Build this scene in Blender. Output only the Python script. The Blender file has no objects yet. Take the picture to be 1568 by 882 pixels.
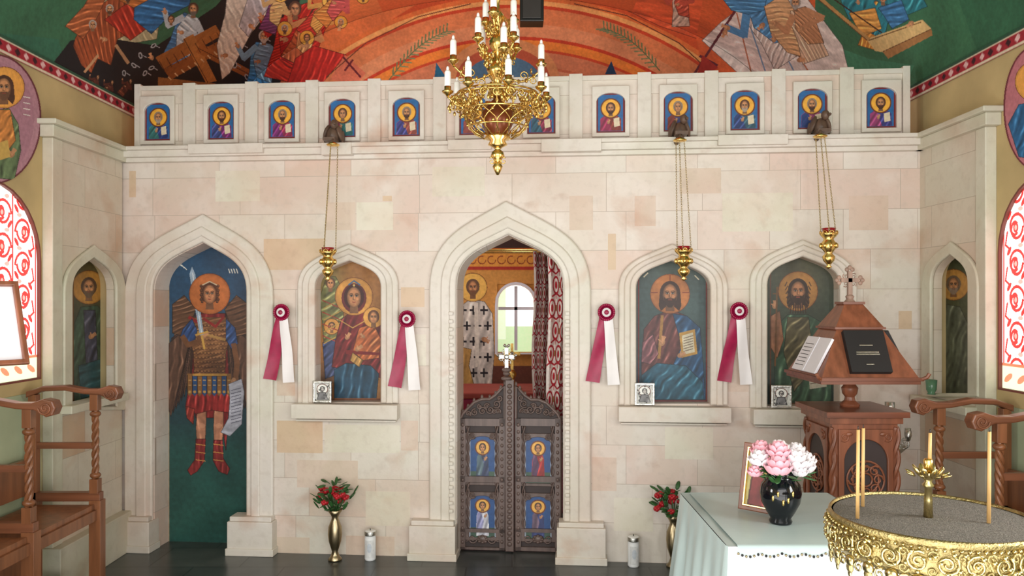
import bpy, math, random
import numpy as np
from mathutils import Vector, Matrix
random.seed(3); rng=np.random.default_rng(3)
F=1207.0; CX=784.; HY=462.; CH=1.75; D0=5.36
TH=math.atan(0.083); TC,TS=math.cos(TH),math.sin(TH)
XL,XR,ZS,BV,YE=-2.80,2.71,3.19,1.5,7.6
XC=(XL+XR)/2; AV=(XR-XL)/2
pi=math.pi
sc=bpy.context.scene
try:
    sc.view_settings.view_transform='Standard'
except Exception: pass

def SP(x,y,w=0.):
    a=(x-CX)/F; t=(TC*D0-w)/(TC+TS*a)
    return (TC*a*t-TS*(t-D0), CH-(y-HY)/F*t)
MS=Matrix(((TC,0,-TS,0),(-TS,0,-TC,D0),(0,1,0,0),(0,0,0,1)))
ML=Matrix(((0,0,1,0),(1,0,0,0),(0,1,0,0),(0,0,0,1)))     # local (Y,z,X)
MR=Matrix(((0,0,-1,0),(-1,0,0,0),(0,1,0,0),(0,0,0,1)))   # local (-Y,z,-X)
ME=Matrix(((1,0,0,0),(0,0,-1,0),(0,1,0,0),(0,0,0,1)))    # local (X,z,-Y)
def LP(x,y,X0=-2.75):
    Y=X0*F/(x-CX); return (Y,CH-(y-HY)/F*Y)
def RP(x,y,X0=2.66):
    Y=X0*F/(x-CX); return (-Y,CH-(y-HY)/F*Y)
def W(x,y,Y): return Vector(((x-CX)/F*Y,Y,CH-(y-HY)/F*Y))
def EP(x,y,Y=YE-.02): return ((x-CX)/F*Y,CH-(y-HY)/F*Y)

def lin(c):
    c=np.asarray(c,float)/255.
    return np.where(c<=.04045,c/12.92,((c+.055)/1.055)**2.4)
def L4(c): return tuple(float(v) for v in lin(c))+(1.,)

# ---------------------------------------------------------------- materials
def newmat(name):
    m=bpy.data.materials.new(name); m.use_nodes=True
    nt=m.node_tree; b=nt.nodes['Principled BSDF']; return m,nt,b
def mat(name,col,rough=.5,metal=0.,var=.12,scale=8.,bump=0.,bscale=None,spec=None,emit=None,trans=0.):
    m,nt,b=newmat(name)
    b.inputs['Roughness'].default_value=rough; b.inputs['Metallic'].default_value=metal
    if trans: b.inputs['Transmission Weight'].default_value=trans
    g=nt.nodes.new('ShaderNodeTexCoord')
    n=nt.nodes.new('ShaderNodeTexNoise'); n.inputs['Scale'].default_value=scale; n.inputs['Detail'].default_value=5
    nt.links.new(g.outputs['Object'],n.inputs['Vector'])
    r=nt.nodes.new('ShaderNodeValToRGB')
    c=np.array(lin(col)); r.color_ramp.elements[0].position=.3; r.color_ramp.elements[1].position=.7
    r.color_ramp.elements[0].color=tuple(c*(1-var))+(1,); r.color_ramp.elements[1].color=tuple(np.clip(c*(1+var),0,1))+(1,)
    nt.links.new(n.outputs['Fac'],r.inputs['Fac']); nt.links.new(r.outputs['Color'],b.inputs['Base Color'])
    if bump:
        bn=nt.nodes.new('ShaderNodeTexNoise'); bn.inputs['Scale'].default_value=bscale or scale*4; bn.inputs['Detail'].default_value=4
        nt.links.new(g.outputs['Object'],bn.inputs['Vector'])
        bm=nt.nodes.new('ShaderNodeBump'); bm.inputs['Strength'].default_value=bump; bm.inputs['Distance'].default_value=.01
        nt.links.new(bn.outputs['Fac'],bm.inputs['Height']); nt.links.new(bm.outputs['Normal'],b.inputs['Normal'])
    if emit:
        b.inputs['Emission Color'].default_value=L4(col); b.inputs['Emission Strength'].default_value=emit
    return m
def wood(name,col,rough=.4,axis=2):
    m,nt,b=newmat(name); b.inputs['Roughness'].default_value=rough
    g=nt.nodes.new('ShaderNodeTexCoord'); mp=nt.nodes.new('ShaderNodeMapping')
    s=[18,18,18]; s[axis]=1.5; mp.inputs['Scale'].default_value=s
    n=nt.nodes.new('ShaderNodeTexNoise'); n.inputs['Scale'].default_value=1.5; n.inputs['Detail'].default_value=6
    nt.links.new(g.outputs['Object'],mp.inputs['Vector']); nt.links.new(mp.outputs['Vector'],n.inputs['Vector'])
    r=nt.nodes.new('ShaderNodeValToRGB'); c=lin(col)
    r.color_ramp.elements[0].position=.3; r.color_ramp.elements[1].position=.7
    r.color_ramp.elements[0].color=tuple(c*.65)+(1,); r.color_ramp.elements[1].color=tuple(np.clip(c*1.2,0,1))+(1,)
    nt.links.new(n.outputs['Fac'],r.inputs['Fac']); nt.links.new(r.outputs['Color'],b.inputs['Base Color'])
    return m
def attrmat(name,rough=.55,emit=0.,k=1.):
    m,nt,b=newmat(name); b.inputs['Roughness'].default_value=rough
    a=nt.nodes.new('ShaderNodeAttribute'); a.attribute_name='Col'
    g=nt.nodes.new('ShaderNodeTexCoord')
    n=nt.nodes.new('ShaderNodeTexNoise'); n.inputs['Scale'].default_value=40; n.inputs['Detail'].default_value=4
    nt.links.new(g.outputs['Object'],n.inputs['Vector'])
    mr=nt.nodes.new('ShaderNodeMapRange'); mr.inputs[1].default_value=.3; mr.inputs[2].default_value=.7; mr.inputs[3].default_value=.86*k; mr.inputs[4].default_value=1.12*k
    nt.links.new(n.outputs['Fac'],mr.inputs[0])
    vm=nt.nodes.new('ShaderNodeVectorMath'); vm.operation='SCALE'
    nt.links.new(a.outputs['Color'],vm.inputs[0]); nt.links.new(mr.outputs[0],vm.inputs['Scale'])
    nt.links.new(vm.outputs[0],b.inputs['Base Color'])
    if emit:
        nt.links.new(a.outputs['Color'],b.inputs['Emission Color']); b.inputs['Emission Strength'].default_value=emit
    return m
def stone(name,axis=0,bricks=True,tint=(1,1,1)):
    m,nt,b=newmat(name); b.inputs['Roughness'].default_value=.45
    N=nt.nodes.new; Lk=nt.links.new
    g=N('ShaderNodeNewGeometry'); sx=N('ShaderNodeSeparateXYZ'); cb=N('ShaderNodeCombineXYZ')
    Lk(g.outputs['Position'],sx.inputs[0]); Lk(sx.outputs[axis],cb.inputs[0]); Lk(sx.outputs[2],cb.inputs[1])
    def T(c): return tuple(np.clip(lin(c)*np.array(tint),0,1))+(1,)
    ramp=N('ShaderNodeValToRGB'); cr=ramp.color_ramp
    stops=[(0,(210,202,190)),(.25,(222,213,204)),(.45,(212,197,184)),(.65,(220,209,198)),(.88,(216,195,183)),(.98,(206,174,150))]
    if not bricks: stops=[(0,(212,206,196)),(.35,(220,213,204)),(.6,(210,204,191)),(.8,(216,203,192)),(1,(208,190,177))]
    cr.elements[0].position=stops[0][0]; cr.elements[0].color=T(stops[0][1])
    cr.elements[1].position=stops[-1][0]; cr.elements[1].color=T(stops[-1][1])
    for p,c in stops[1:-1]:
        e=cr.elements.new(p); e.color=T(c)
    if bricks:
        br=N('ShaderNodeTexBrick'); br.inputs['Scale'].default_value=1; br.inputs['Brick Width'].default_value=.47
        br.inputs['Row Height'].default_value=.262; br.inputs['Mortar Size'].default_value=.0022; br.inputs['Mortar Smooth'].default_value=.6
        br.inputs['Color1'].default_value=(0,0,0,1); br.inputs['Color2'].default_value=(1,1,1,1); br.inputs['Mortar'].default_value=(.4,.4,.4,1)
        br.offset=.37; br.squash=1.35; br.squash_frequency=3; br.offset_frequency=2
        Lk(cb.outputs[0],br.inputs['Vector']); Lk(br.outputs['Color'],ramp.inputs['Fac'])
    else:
        n0=N('ShaderNodeTexNoise'); n0.inputs['Scale'].default_value=2.5; n0.inputs['Detail'].default_value=3
        Lk(g.outputs['Position'],n0.inputs['Vector']); Lk(n0.outputs['Fac'],ramp.inputs['Fac'])
    def mix(a,col,fac):
        mx=N('ShaderNodeMix'); mx.data_type='RGBA'; Lk(a,mx.inputs[6]); mx.inputs[7].default_value=T(col); Lk(fac,mx.inputs[0]); return mx.outputs[2]
    def nz(scale,lo,hi,amt,dist=0.,detail=6,off=0.):
        mp=N('ShaderNodeMapping'); mp.inputs['Location'].default_value=(off,off*.7,off*1.3); Lk(g.outputs['Position'],mp.inputs[0])
        n=N('ShaderNodeTexNoise'); n.inputs['Scale'].default_value=scale; n.inputs['Detail'].default_value=detail; n.inputs['Distortion'].default_value=dist
        Lk(mp.outputs[0],n.inputs['Vector'])
        r=N('ShaderNodeMapRange'); r.inputs[1].default_value=lo; r.inputs[2].default_value=hi; r.inputs[3].default_value=0; r.inputs[4].default_value=amt
        Lk(n.outputs['Fac'],r.inputs[0]); return r.outputs[0]
    o=mix(ramp.outputs[0],(206,209,188),nz(1.0,.45,.72,.5,off=3))
    o=mix(o,(210,180,166),nz(1.5,.48,.76,.6,.2,off=9))
    o=mix(o,(232,226,220),nz(4,.5,.75,.45,.3,off=5))
    o=mix(o,(190,146,118),nz(2.4,.6,.76,.6,.4,9,off=21))
    o=mix(o,(164,118,92),nz(3.6,.66,.78,.45,.4,12,off=33))
    o=mix(o,(184,172,160),nz(22,.52,.75,.3,0,off=2))
    if bricks: o=mix(o,(174,158,144),br.outputs['Fac'])
    Lk(o,b.inputs['Base Color'])
    bn=N('ShaderNodeTexNoise'); bn.inputs['Scale'].default_value=30; bn.inputs['Detail'].default_value=5; Lk(g.outputs['Position'],bn.inputs['Vector'])
    bm=N('ShaderNodeBump'); bm.inputs['Strength'].default_value=.15; bm.inputs['Distance'].default_value=.01
    Lk(bn.outputs['Fac'],bm.inputs['Height']); Lk(bm.outputs['Normal'],b.inputs['Normal'])
    return m
M_ST=stone('stone_blocks'); M_STS=stone('stone_blocks_side',1,tint=(.93,.95,.88)); M_TR=stone('stone_trim',0,False); M_TRS=stone('stone_trim_side',0,False,(.9,.93,.84))  # side stone colours carry a greenish tint of reflected light
M_STAN=stone('stone_tan',0,False,(.94,.76,.6)); M_SPNK=stone('stone_pink',0,False,(.97,.84,.78)); M_SCRM=stone('stone_cream',0,False,(1.03,1.03,.97))
M_PAINT=attrmat('icon_paint',.45,0,.86); M_MURAL=attrmat('mural_paint',.8,0,.92); M_PANE=attrmat('window_glass_print',.4,1.5)
M_CLOTHP=attrmat('printed_cloth',.85)
M_GOLD=mat('gold',(232,196,118),.24,1,.15,30); M_GOLDD=mat('old_gold',(200,164,92),.33,1,.25,40,.4,150)
M_BRASS=mat('brass',(208,190,136),.25,1,.15,12); M_BRASSD=mat('brass_dull',(165,150,120),.3,1,.2,12); M_TRAY=mat('tray_brass',(184,166,114),.36,1,.3,40,.5,140)
M_SILV=mat('silver',(206,206,200),.3,1,.2,40,.3,100)
M_WOODD=wood('dark_carved_wood',(100,82,76),.4); M_WOODDD=mat('dark_wood_recess',(54,42,40),.6)
M_WOODR=wood('red_brown_wood',(134,80,56),.35); M_WOODRX=wood('red_brown_wood_x',(118,68,48),.35,0); M_WOODL=wood('stall_wood',(132,84,54),.3); M_WOODLX=wood('stall_wood_arm',(122,76,52),.3,0)
M_BLACK=mat('black',(16,16,18),.3,0,.1); M_BLACKM=mat('black_leather',(22,22,24),.6,0,.1)
M_BULB=mat('candle_tube_white',(240,238,232),.4,0,.03,emit=.1); M_WHITE=mat('white_satin',(226,232,236),.4,0,.03,5); M_SATIN=mat('pale_satin',(192,210,210),.3,0,.05,5)
M_MAR=mat('maroon_ribbon',(160,20,70),.4,0,.15,20); M_WRIB=mat('white_ribbon',(234,230,230),.4,0,.04)
M_REDG=mat('red_glass',(140,16,24),.1,0,.1); M_RED=mat('red_petals',(178,20,34),.5,0,.25,50); M_GREEN=mat('leaves',(48,92,44),.5,0,.3,40)
M_PINK=mat('pink_petals',(240,176,190),.6,0,.12,40); M_WPET=mat('white_petals',(236,230,234),.6,0,.05,40)
M_WAX=mat('white_wax',(236,238,238),.35,0,.03); M_BEES=mat('beeswax',(212,170,110),.5,0,.08); M_PAPER=mat('paper',(225,222,228),.8,0,.03)
M_SAND=mat('sand',(124,118,110),.95,0,.3,120,1.,250)
M_OCH=mat('ochre_plaster',(192,170,122),.85,0,.15,3); M_DGR=mat('reflected_green_dado',(172,182,150),.85,0,.12,3); M_FRAME=mat('window_frame_paint',(120,60,50),.5)  # dado green includes the tint of reflected light
M_RODD=mat('iron',(60,58,56),.5,.6,.1)

# ---------------------------------------------------------------- mesh builder
class B:
    def __init__(s,M=None):
        s.v=[];s.f=[];s.m=[];s.sm=[];s.c=[];s.mats=[];s.M=M.copy() if M else Matrix.Identity(4);s.n=0;s.col=False
    def add(s,V,faces,mat,smooth=False,cols=None):
        V=np.asarray(V,float).reshape(-1,3); M=np.array(s.M); V=V@M[:3,:3].T+M[:3,3]
        if mat not in s.mats: s.mats.append(mat)
        i=s.mats.index(mat); o=s.n
        s.v.append(V); s.f.extend([tuple(int(k)+o for k in f) for f in faces]); s.m.extend([i]*len(faces)); s.sm.extend([smooth]*len(faces))
        if cols is None: s.c.append(np.ones((len(V),4)))
        else: s.col=True; s.c.append(np.c_[cols,np.ones(len(cols))])
        s.n+=len(V)
    def box(s,c,d,mat,rz=0.):
        x,y,z=[k/2 for k in d]
        V=np.array([(i,j,k) for i in(-x,x) for j in(-y,y) for k in(-z,z)])
        if rz:
            R=np.array(Matrix.Rotation(rz,3,'Z')); V=V@R.T
        s.add(V+np.array(c),[(0,1,3,2),(4,6,7,5),(0,4,5,1),(2,3,7,6),(0,2,6,4),(1,5,7,3)],mat)
    def bx(s,x0,x1,y0,y1,z0,z1,mat): s.box(((x0+x1)/2,(y0+y1)/2,(z0+z1)/2),(x1-x0,y1-y0,z1-z0),mat)
    def lathe(s,prof,mat,c=(0,0,0),seg=24,smooth=True,lobes=0,amp=0.,rot=0.):
        V=[];Fc=[];n=len(prof)
        for r,z in prof:
            for k in range(seg):
                a=2*pi*k/seg+rot; rr=r*(1+(amp*math.cos(lobes*a) if lobes else 0)); V.append((c[0]+rr*math.cos(a),c[1]+rr*math.sin(a),c[2]+z))
        for i in range(n-1):
            for k in range(seg):
                a=i*seg+k;b=i*seg+(k+1)%seg; Fc.append((a,b,b+seg,a+seg))
        Fc.append(tuple(range(seg-1,-1,-1))); Fc.append(tuple((n-1)*seg+k for k in range(seg)))
        s.add(V,Fc,mat,smooth)
    def ell(s,c,r,mat,seg=12,rg=8,R=None):
        V=[];Fc=[]
        if not hasattr(r,'__len__'): r=(r,r,r)
        for i in range(rg+1):
            p=pi*i/rg
            for k in range(seg):
                a=2*pi*k/seg; V.append((r[0]*math.sin(p)*math.cos(a),r[1]*math.sin(p)*math.sin(a),r[2]*math.cos(p)))
        V=np.array(V)
        if R is not None: V=V@np.array(R).T
        for i in range(rg):
            for k in range(seg):
                a=i*seg+k;b=i*seg+(k+1)%seg; Fc.append((a,a+seg,b+seg,b))
        s.add(V+np.array(c),Fc,mat,True)
    def tube(s,path,r,mat,seg=6,closed=False):
        P=[Vector(p) for p in path]; n=len(P); V=[];Fc=[]; up=None
        for i in range(n):
            a=P[(i-1)%n] if (closed or i>0) else P[i]; b=P[(i+1)%n] if (closed or i<n-1) else P[i]
            t=(b-a).normalized() if (b-a).length>1e-9 else Vector((0,0,1))
            if up is None:
                up=Vector((0,0,1)) if abs(t.z)<.9 else Vector((1,0,0))
            x=(up-t*up.dot(t)); 
            if x.length<1e-6: x=t.orthogonal()
            x.normalize(); up=x; y=t.cross(x); rr=r[i] if hasattr(r,'__len__') else r
            for k in range(seg):
                q=2*pi*k/seg; V.append(P[i]+x*rr*math.cos(q)+y*rr*math.sin(q))
        m=n if closed else n-1
        for i in range(m):
            for k in range(seg):
                a=i*seg+k;b=i*seg+(k+1)%seg;j=((i+1)%n)*seg; Fc.append((a,b,j+(k+1)%seg,j+k))
        if not closed: Fc.append(tuple(range(seg-1,-1,-1))); Fc.append(tuple((n-1)*seg+k for k in range(seg)))
        s.add([tuple(v) for v in V],Fc,mat,True)
    def spiral(s,c,ex,ey,r0,turns,mat,th=.004,a0=0.,n=18,sgn=1,r1=.15):
        c=Vector(c);ex=Vector(ex);ey=Vector(ey);P=[]
        for i in range(n+1):
            t=i/n; a=a0+sgn*2*pi*turns*t; r=r0*(1-t*(1-r1)); P.append(c+ex*r*math.cos(a)+ey*r*math.sin(a))
        s.tube(P,[th*(1-.4*i/n) for i in range(n+1)],mat,5)
    def prism(s,cont,w0,w1,mat,bev=0.):
        """planar shape (with holes) in local XY, extruded w0..w1 in local Z"""
        V,Fc=shape(cont,w1-w0,bev); V=V+np.array((0,0,(w0+w1)/2)); s.add(V,Fc,mat)
    def sheet(s,cv,fn,mat,mask=None):
        H,Wd=cv.a.shape[:2]; X,Y=np.meshgrid(np.linspace(cv.x0,cv.x1,Wd),np.linspace(cv.y0,cv.y1,H))
        V=fn(X.ravel(),Y.ravel()); idx=np.arange(H*Wd).reshape(H,Wd)
        q=np.stack([idx[:-1,:-1],idx[1:,:-1],idx[1:,1:],idx[:-1,1:]],-1).reshape(-1,4)
        if mask is not None:
            k=mask(V[q].mean(1)); q=q[k]
        s.add(V,q.tolist(),mat,True,lin(cv.a.reshape(-1,3)))
    def build(s,name,parent=None,bevel=0.):
        V=np.concatenate(s.v); lo,hi=V.min(0),V.max(0); o=np.array(((lo[0]+hi[0])/2,(lo[1]+hi[1])/2,lo[2]))
        me=bpy.data.meshes.new(name); me.from_pydata((V-o).tolist(),[],s.f)
        for m in s.mats: me.materials.append(m)
        me.polygons.foreach_set('material_index',s.m); me.polygons.foreach_set('use_smooth',s.sm)
        if s.col:
            at=me.color_attributes.new('Col','FLOAT_COLOR','POINT'); at.data.foreach_set('color',np.concatenate(s.c).astype(np.float32).ravel())
        me.update(); ob=bpy.data.objects.new(name,me); sc.collection.objects.link(ob); ob.location=o
        if parent: ob.parent=parent
        if bevel:
            bv=ob.modifiers.new('bevel','BEVEL'); bv.width=bevel; bv.segments=2; bv.limit_method='ANGLE'
        return ob
def shape(conts,depth,bev=0.):
    cu=bpy.data.curves.new('t','CURVE'); cu.dimensions='2D'; cu.fill_mode='BOTH'; cu.extrude=max(depth/2-bev,1e-4)
    if bev: cu.bevel_depth=bev; cu.bevel_resolution=1; cu.offset=-bev
    for c in conts:
        sp=cu.splines.new('POLY'); sp.points.add(len(c)-1)
        for i,p in enumerate(c): sp.points[i].co=(p[0],p[1],0,1)
        sp.use_cyclic_u=True
    ob=bpy.data.objects.new('t',cu); sc.collection.objects.link(ob)
    dg=bpy.context.evaluated_depsgraph_get(); me=bpy.data.meshes.new_from_object(ob.evaluated_get(dg))
    V=np.array([v.co[:] for v in me.vertices]); Fc=[tuple(p.vertices) for p in me.polygons]
    bpy.data.objects.remove(ob); bpy.data.curves.remove(cu); bpy.data.meshes.remove(me)
    return V,Fc
def empty(name,loc=(0,0,0)):
    e=bpy.data.objects.new(name,None); sc.collection.objects.link(e); return e

# ---------------------------------------------------------------- painter
def nz2(X,Y,seed,scale):
    R=random.Random(int(seed*7)+13); o=0
    for k in range(6):
        a=R.uniform(0,2*pi); f=2*pi/(scale*R.uniform(.7,2.2)); o=o+np.sin((X*math.cos(a)+Y*math.sin(a))*f+R.uniform(0,6.28))
    return o/2.6
class Cv:
    def __init__(s,x0,y0,x1,y1,rx,bg,ry=None,xf=None):
        ry=ry or rx; s.x0,s.y0,s.x1,s.y1=x0,y0,x1,y1; Wd=int((x1-x0)*rx)+1; H=int((y1-y0)*ry)+1
        s.a=np.empty((H,Wd,3)); s.a[:]=bg; s.kx=(Wd-1)/(x1-x0); s.ky=(H-1)/(y1-y0); s.xf=xf
    def mask(s,pts):
        if s.xf:
            q=[]
            for i in range(len(pts)):
                a=pts[i];b=pts[(i+1)%len(pts)]; n=max(1,int(math.hypot(b[0]-a[0],b[1]-a[1])/15))
                for k in range(n): q.append(s.xf(a[0]+(b[0]-a[0])*k/n,a[1]+(b[1]-a[1])*k/n))
            pts=q
        P=np.array([((x-s.x0)*s.kx,(y-s.y0)*s.ky) for x,y in pts]); H,Wd=s.a.shape[:2]
        i0,i1=max(0,int(P[:,0].min())),min(Wd-1,int(P[:,0].max())+1); j0,j1=max(0,int(P[:,1].min())),min(H-1,int(P[:,1].max())+1)
        if i1<i0 or j1<j0: return None
        gx,gy=np.meshgrid(np.arange(i0,i1+1),np.arange(j0,j1+1)); ins=np.zeros(gx.shape,bool)
        for k in range(len(P)):
            xi,yi=P[k];xj,yj=P[k-1]
            if yi==yj: continue
            ins^=((yi>gy)!=(yj>gy))&(gx<(xj-xi)*(gy-yi)/(yj-yi)+xi)
        return (slice(j0,j1+1),slice(i0,i1+1)),ins,gx/s.kx+s.x0,gy/s.ky+s.y0
    def poly(s,pts,col,al=1.):
        m=s.mask(pts)
        if m is None: return
        sl,ins,_,_=m; v=s.a[sl]; v[ins]=v[ins]*(1-al)+np.array(col,float)*al
    def robe(s,pts,col,ang=1.2,fr=.9,amp=.35,seed=0,out=True):
        m=s.mask(pts)
        if m is None: return
        sl,ins,X,Y=m
        if s.xf: X=X*330;Y=Y*150
        w1=nz2(X,Y,seed+1,40)*1.2; q=(X*math.sin(ang)+Y*math.cos(ang))*fr*.72+w1
        t=.62*np.sin(q)+.38*np.sin(q*1.9+nz2(X,Y,seed+5,26)*1.2); md=.6+.4*np.clip(nz2(X,Y,seed+9,20),-1,1)
        v=s.a[sl]; c=np.array(col,float)[None,None]*(1+1.05*amp*(t*md)[...,None]); h=np.clip((t-.5)*2,0,1)*md
        c=c+h[...,None]*np.array((58,54,48))*min(1,amp*2.4); v[ins]=np.clip(c,0,255)[ins]
        if out: s.line(list(pts)+[pts[0]],1.,tuple(k*.38 for k in col),.7)
    def ell(s,cx,cy,rx,ry,col,al=1.,n=22,rot=0.):
        c,q=math.cos(rot),math.sin(rot)
        s.poly([(cx+rx*math.cos(2*pi*k/n)*c-ry*math.sin(2*pi*k/n)*q,cy+rx*math.cos(2*pi*k/n)*q+ry*math.sin(2*pi*k/n)*c) for k in range(n)],col,al)
    def line(s,pts,w,col,al=1.):
        for a,b in zip(pts[:-1],pts[1:]):
            dx,dy=b[0]-a[0],b[1]-a[1]; l=math.hypot(dx,dy) or 1; nx,ny=-dy/l*w/2,dx/l*w/2; ex,ey=dx/l*w*.3,dy/l*w*.3
            s.poly([(a[0]+nx-ex,a[1]+ny-ey),(b[0]+nx+ex,b[1]+ny+ey),(b[0]-nx+ex,b[1]-ny+ey),(a[0]-nx-ex,a[1]-ny-ey)],col,al)
    def arc(s,cx,cy,r,a0,a1,w,col,n=30,al=1.):
        s.line([(cx+r*math.cos(a0+(a1-a0)*k/n),cy+r*math.sin(a0+(a1-a0)*k/n)) for k in range(n+1)],w,col,al)
    def soft(s,cx,cy,rx,ry,col,al=.5):
        H,Wd=s.a.shape[:2]; X,Y=np.meshgrid(np.arange(Wd)/s.kx+s.x0,np.arange(H)/s.ky+s.y0)
        w=np.exp(-(((X-cx)/rx)**2+((Y-cy)/ry)**2))[...,None]*al; s.a=s.a*(1-w)+np.array(col,float)*w
    def aged(s,amt=.1,scale=40,seed=4):
        H,Wd=s.a.shape[:2]; X,Y=np.meshgrid(np.arange(Wd)/s.kx+s.x0,np.arange(H)/s.ky+s.y0)
        s.a=np.clip(s.a*(1+amt*nz2(X,Y,seed,scale)+amt*.5*nz2(X,Y,seed+3,scale/5))[...,None],0,255)
    def face(s,cx,cy,r,halo=(206,150,66),hr=1.95,hair=(62,38,26),beard=None,veil=None,skin=(196,138,94),long=False):
        if halo is not None:
            s.ell(cx,cy,hr*r+.9,hr*r+.9,(110,54,28),n=32); s.ell(cx,cy,hr*r,hr*r,halo,n=32); s.ell(cx,cy,hr*r*.93,hr*r*.93,tuple(min(255,k*1.07) for k in halo),n=32)
        if veil: s.ell(cx,cy+.15*r,1.2*r,1.42*r,veil); s.ell(cx,cy+.05*r,.98*r,1.2*r,tuple(k*.6 for k in veil))
        else:
            s.ell(cx,cy-.1*r,.95*r,1.1*r,hair)
            if long: s.poly([(cx-.95*r,cy-.2*r),(cx+.95*r,cy-.2*r),(cx+1.05*r,cy+1.1*r),(cx+.85*r,cy+1.6*r),(cx+.4*r,cy+1.2*r),(cx-.4*r,cy+1.2*r),(cx-.85*r,cy+1.6*r),(cx-1.05*r,cy+1.1*r)],hair)
        s.poly([(cx-.34*r,cy+.6*r),(cx+.34*r,cy+.6*r),(cx+.42*r,cy+1.6*r),(cx-.42*r,cy+1.6*r)],tuple(k*.66 for k in skin))
        s.ell(cx,cy+.08*r,.68*r,1.0*r,tuple(k*.58 for k in skin)); s.ell(cx,cy+.06*r,.61*r,.95*r,tuple(k*.76 for k in skin)); s.ell(cx,cy+.04*r,.52*r,.85*r,tuple(k*.92 for k in skin)); s.ell(cx-.03*r,cy+.02*r,.42*r,.72*r,skin)
        s.ell(cx,cy-.42*r,.36*r,.2*r,tuple(min(255,k*1.1) for k in skin))
        for d in(-1,1):
            s.ell(cx+d*.3*r,cy+.24*r,.13*r,.13*r,tuple(min(255,k*1.12) for k in skin))
            s.ell(cx+d*.25*r,cy-.08*r,.19*r,.13*r,tuple(k*.6 for k in skin)); s.ell(cx+d*.25*r,cy-.06*r,.12*r,.055*r,(205,190,172)); s.ell(cx+d*.25*r,cy-.06*r,.065*r,.07*r,(25,15,12)); s.line([(cx+d*.12*r,cy-.09*r),(cx+d*.25*r,cy-.14*r),(cx+d*.4*r,cy-.08*r)],.05*r,(50,30,20))
            s.line([(cx+d*.09*r,cy-.23*r),(cx+d*.28*r,cy-.29*r),(cx+d*.46*r,cy-.2*r)],.065*r,(70,42,28))
        s.line([(cx-.04*r,cy-.1*r),(cx-.07*r,cy+.3*r),(cx+.1*r,cy+.33*r)],.07*r,tuple(k*.62 for k in skin)); s.line([(cx+.02*r,cy-.1*r),(cx+.02*r,cy+.26*r)],.07*r,tuple(min(255,k*1.18) for k in skin))
        if beard:
            s.poly([(cx-.62*r,cy+.2*r),(cx-.4*r,cy+.45*r),(cx-.2*r,cy+.4*r),(cx,cy+.42*r),(cx+.2*r,cy+.4*r),(cx+.4*r,cy+.45*r),(cx+.62*r,cy+.2*r),(cx+.5*r,cy+.9*r),(cx+.15*r,cy+1.25*r),(cx-.15*r,cy+1.25*r),(cx-.5*r,cy+.9*r)],beard)
        s.line([(cx-.15*r,cy+.54*r),(cx,cy+.56*r),(cx+.15*r,cy+.54*r)],.09*r,(146,70,56))
    def hand(s,cx,cy,r,ang=0.,col=(200,146,104)):
        s.ell(cx,cy,r,r*.75,tuple(k*.85 for k in col),rot=ang)
        for k in range(4):
            a=ang-.3+.2*k; s.line([(cx,cy+(k-1.5)*r*.2),(cx+1.6*r*math.cos(a),cy+1.6*r*math.sin(a))],.26*r,col)
        s.line([(cx,cy),(cx+1.2*r*math.cos(ang-1.2),cy+1.2*r*math.sin(ang-1.2))],.3*r,col)
    def figure(s,x,y,h,ang,c1,c2,halo=None,hair=(90,60,45),beard=None,sd=0,arm=1.,skin=(212,156,112)):
        """robed figure: head at (x,y), body of length h along direction ang (pi/2 = down)"""
        d=(math.cos(ang),math.sin(ang)); n=(-d[1],d[0])
        def q(a,b_): return (x+d[0]*a*h+n[0]*b_*h,y+d[1]*a*h+n[1]*b_*h)
        s.robe([q(.12,-.13),q(.1,.13),q(.3,.2),q(.62,.2),q(1.,.26),q(1.02,-.2),q(.6,-.17),q(.3,-.2)],c1,1.2+sd*.2,1.1,.35,sd)
        s.robe([q(.12,-.13),q(.1,.06),q(.4,.16),q(.72,.06),q(.8,-.2),q(.4,-.2)],c2,.7+sd*.3,1.1,.35,sd+3)
        for sg in(-1,1):
            a1=q(.2,.13*sg);a2=q(.4,(.24+.08*arm)*sg);a3=q(.32-.12*arm*sg,(.34+.1*arm)*sg if sg*arm>0 else .06)
            s.line([a1,a2],.11*h,c2); s.line([a2,a3],.085*h,c2); s.hand(a3[0],a3[1],.045*h,math.atan2(a3[1]-a2[1],a3[0]-a2[0]),skin)
        s.face(x,y,.095*h,halo=halo,hair=hair,beard=beard,skin=skin)

def arch(xl,xr,ys,ya,n=12,cx=None):
    cx=(xl+xr)/2 if cx is None else cx; out=[]
    for sgn,xe in((-1,xl),(1,xr)):
        h=abs(cx-xe); p=[(xe,ys),(xe,ys-(ys-ya)*.62),(cx+sgn*h*.52,ya+(ys-ya)*.27),(cx,ya)]
        q=[]
        for i in range(n+1):
            t=i/n; b=[(1-t)**3,3*t*(1-t)**2,3*t*t*(1-t),t**3]; q.append((sum(b[k]*p[k][0] for k in range(4)),sum(b[k]*p[k][1] for k in range(4))))
        out.append(q)
    return out[0]+out[1][::-1][1:]

def screen_fn(w):
    def f(X,Y):
        a=(X-CX)/F; t=(TC*D0-w)/(TC+TS*a); return np.stack([TC*a*t-TS*(t-D0),CH-(Y-HY)/F*t,np.full_like(a,w)],-1)
    return f
def side_fn(X0,sgn):
    def f(X,Y):
        d=X0*F/(X-CX); return np.stack([sgn*d,CH-(Y-HY)/F*d,np.full_like(d,X0*sgn)],-1)
    return f
def east_fn(Yp):
    def f(X,Y): return np.stack([(X-CX)/F*Yp,CH-(Y-HY)/F*Yp,np.full_like(X,-Yp)],-1)
    return f

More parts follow.
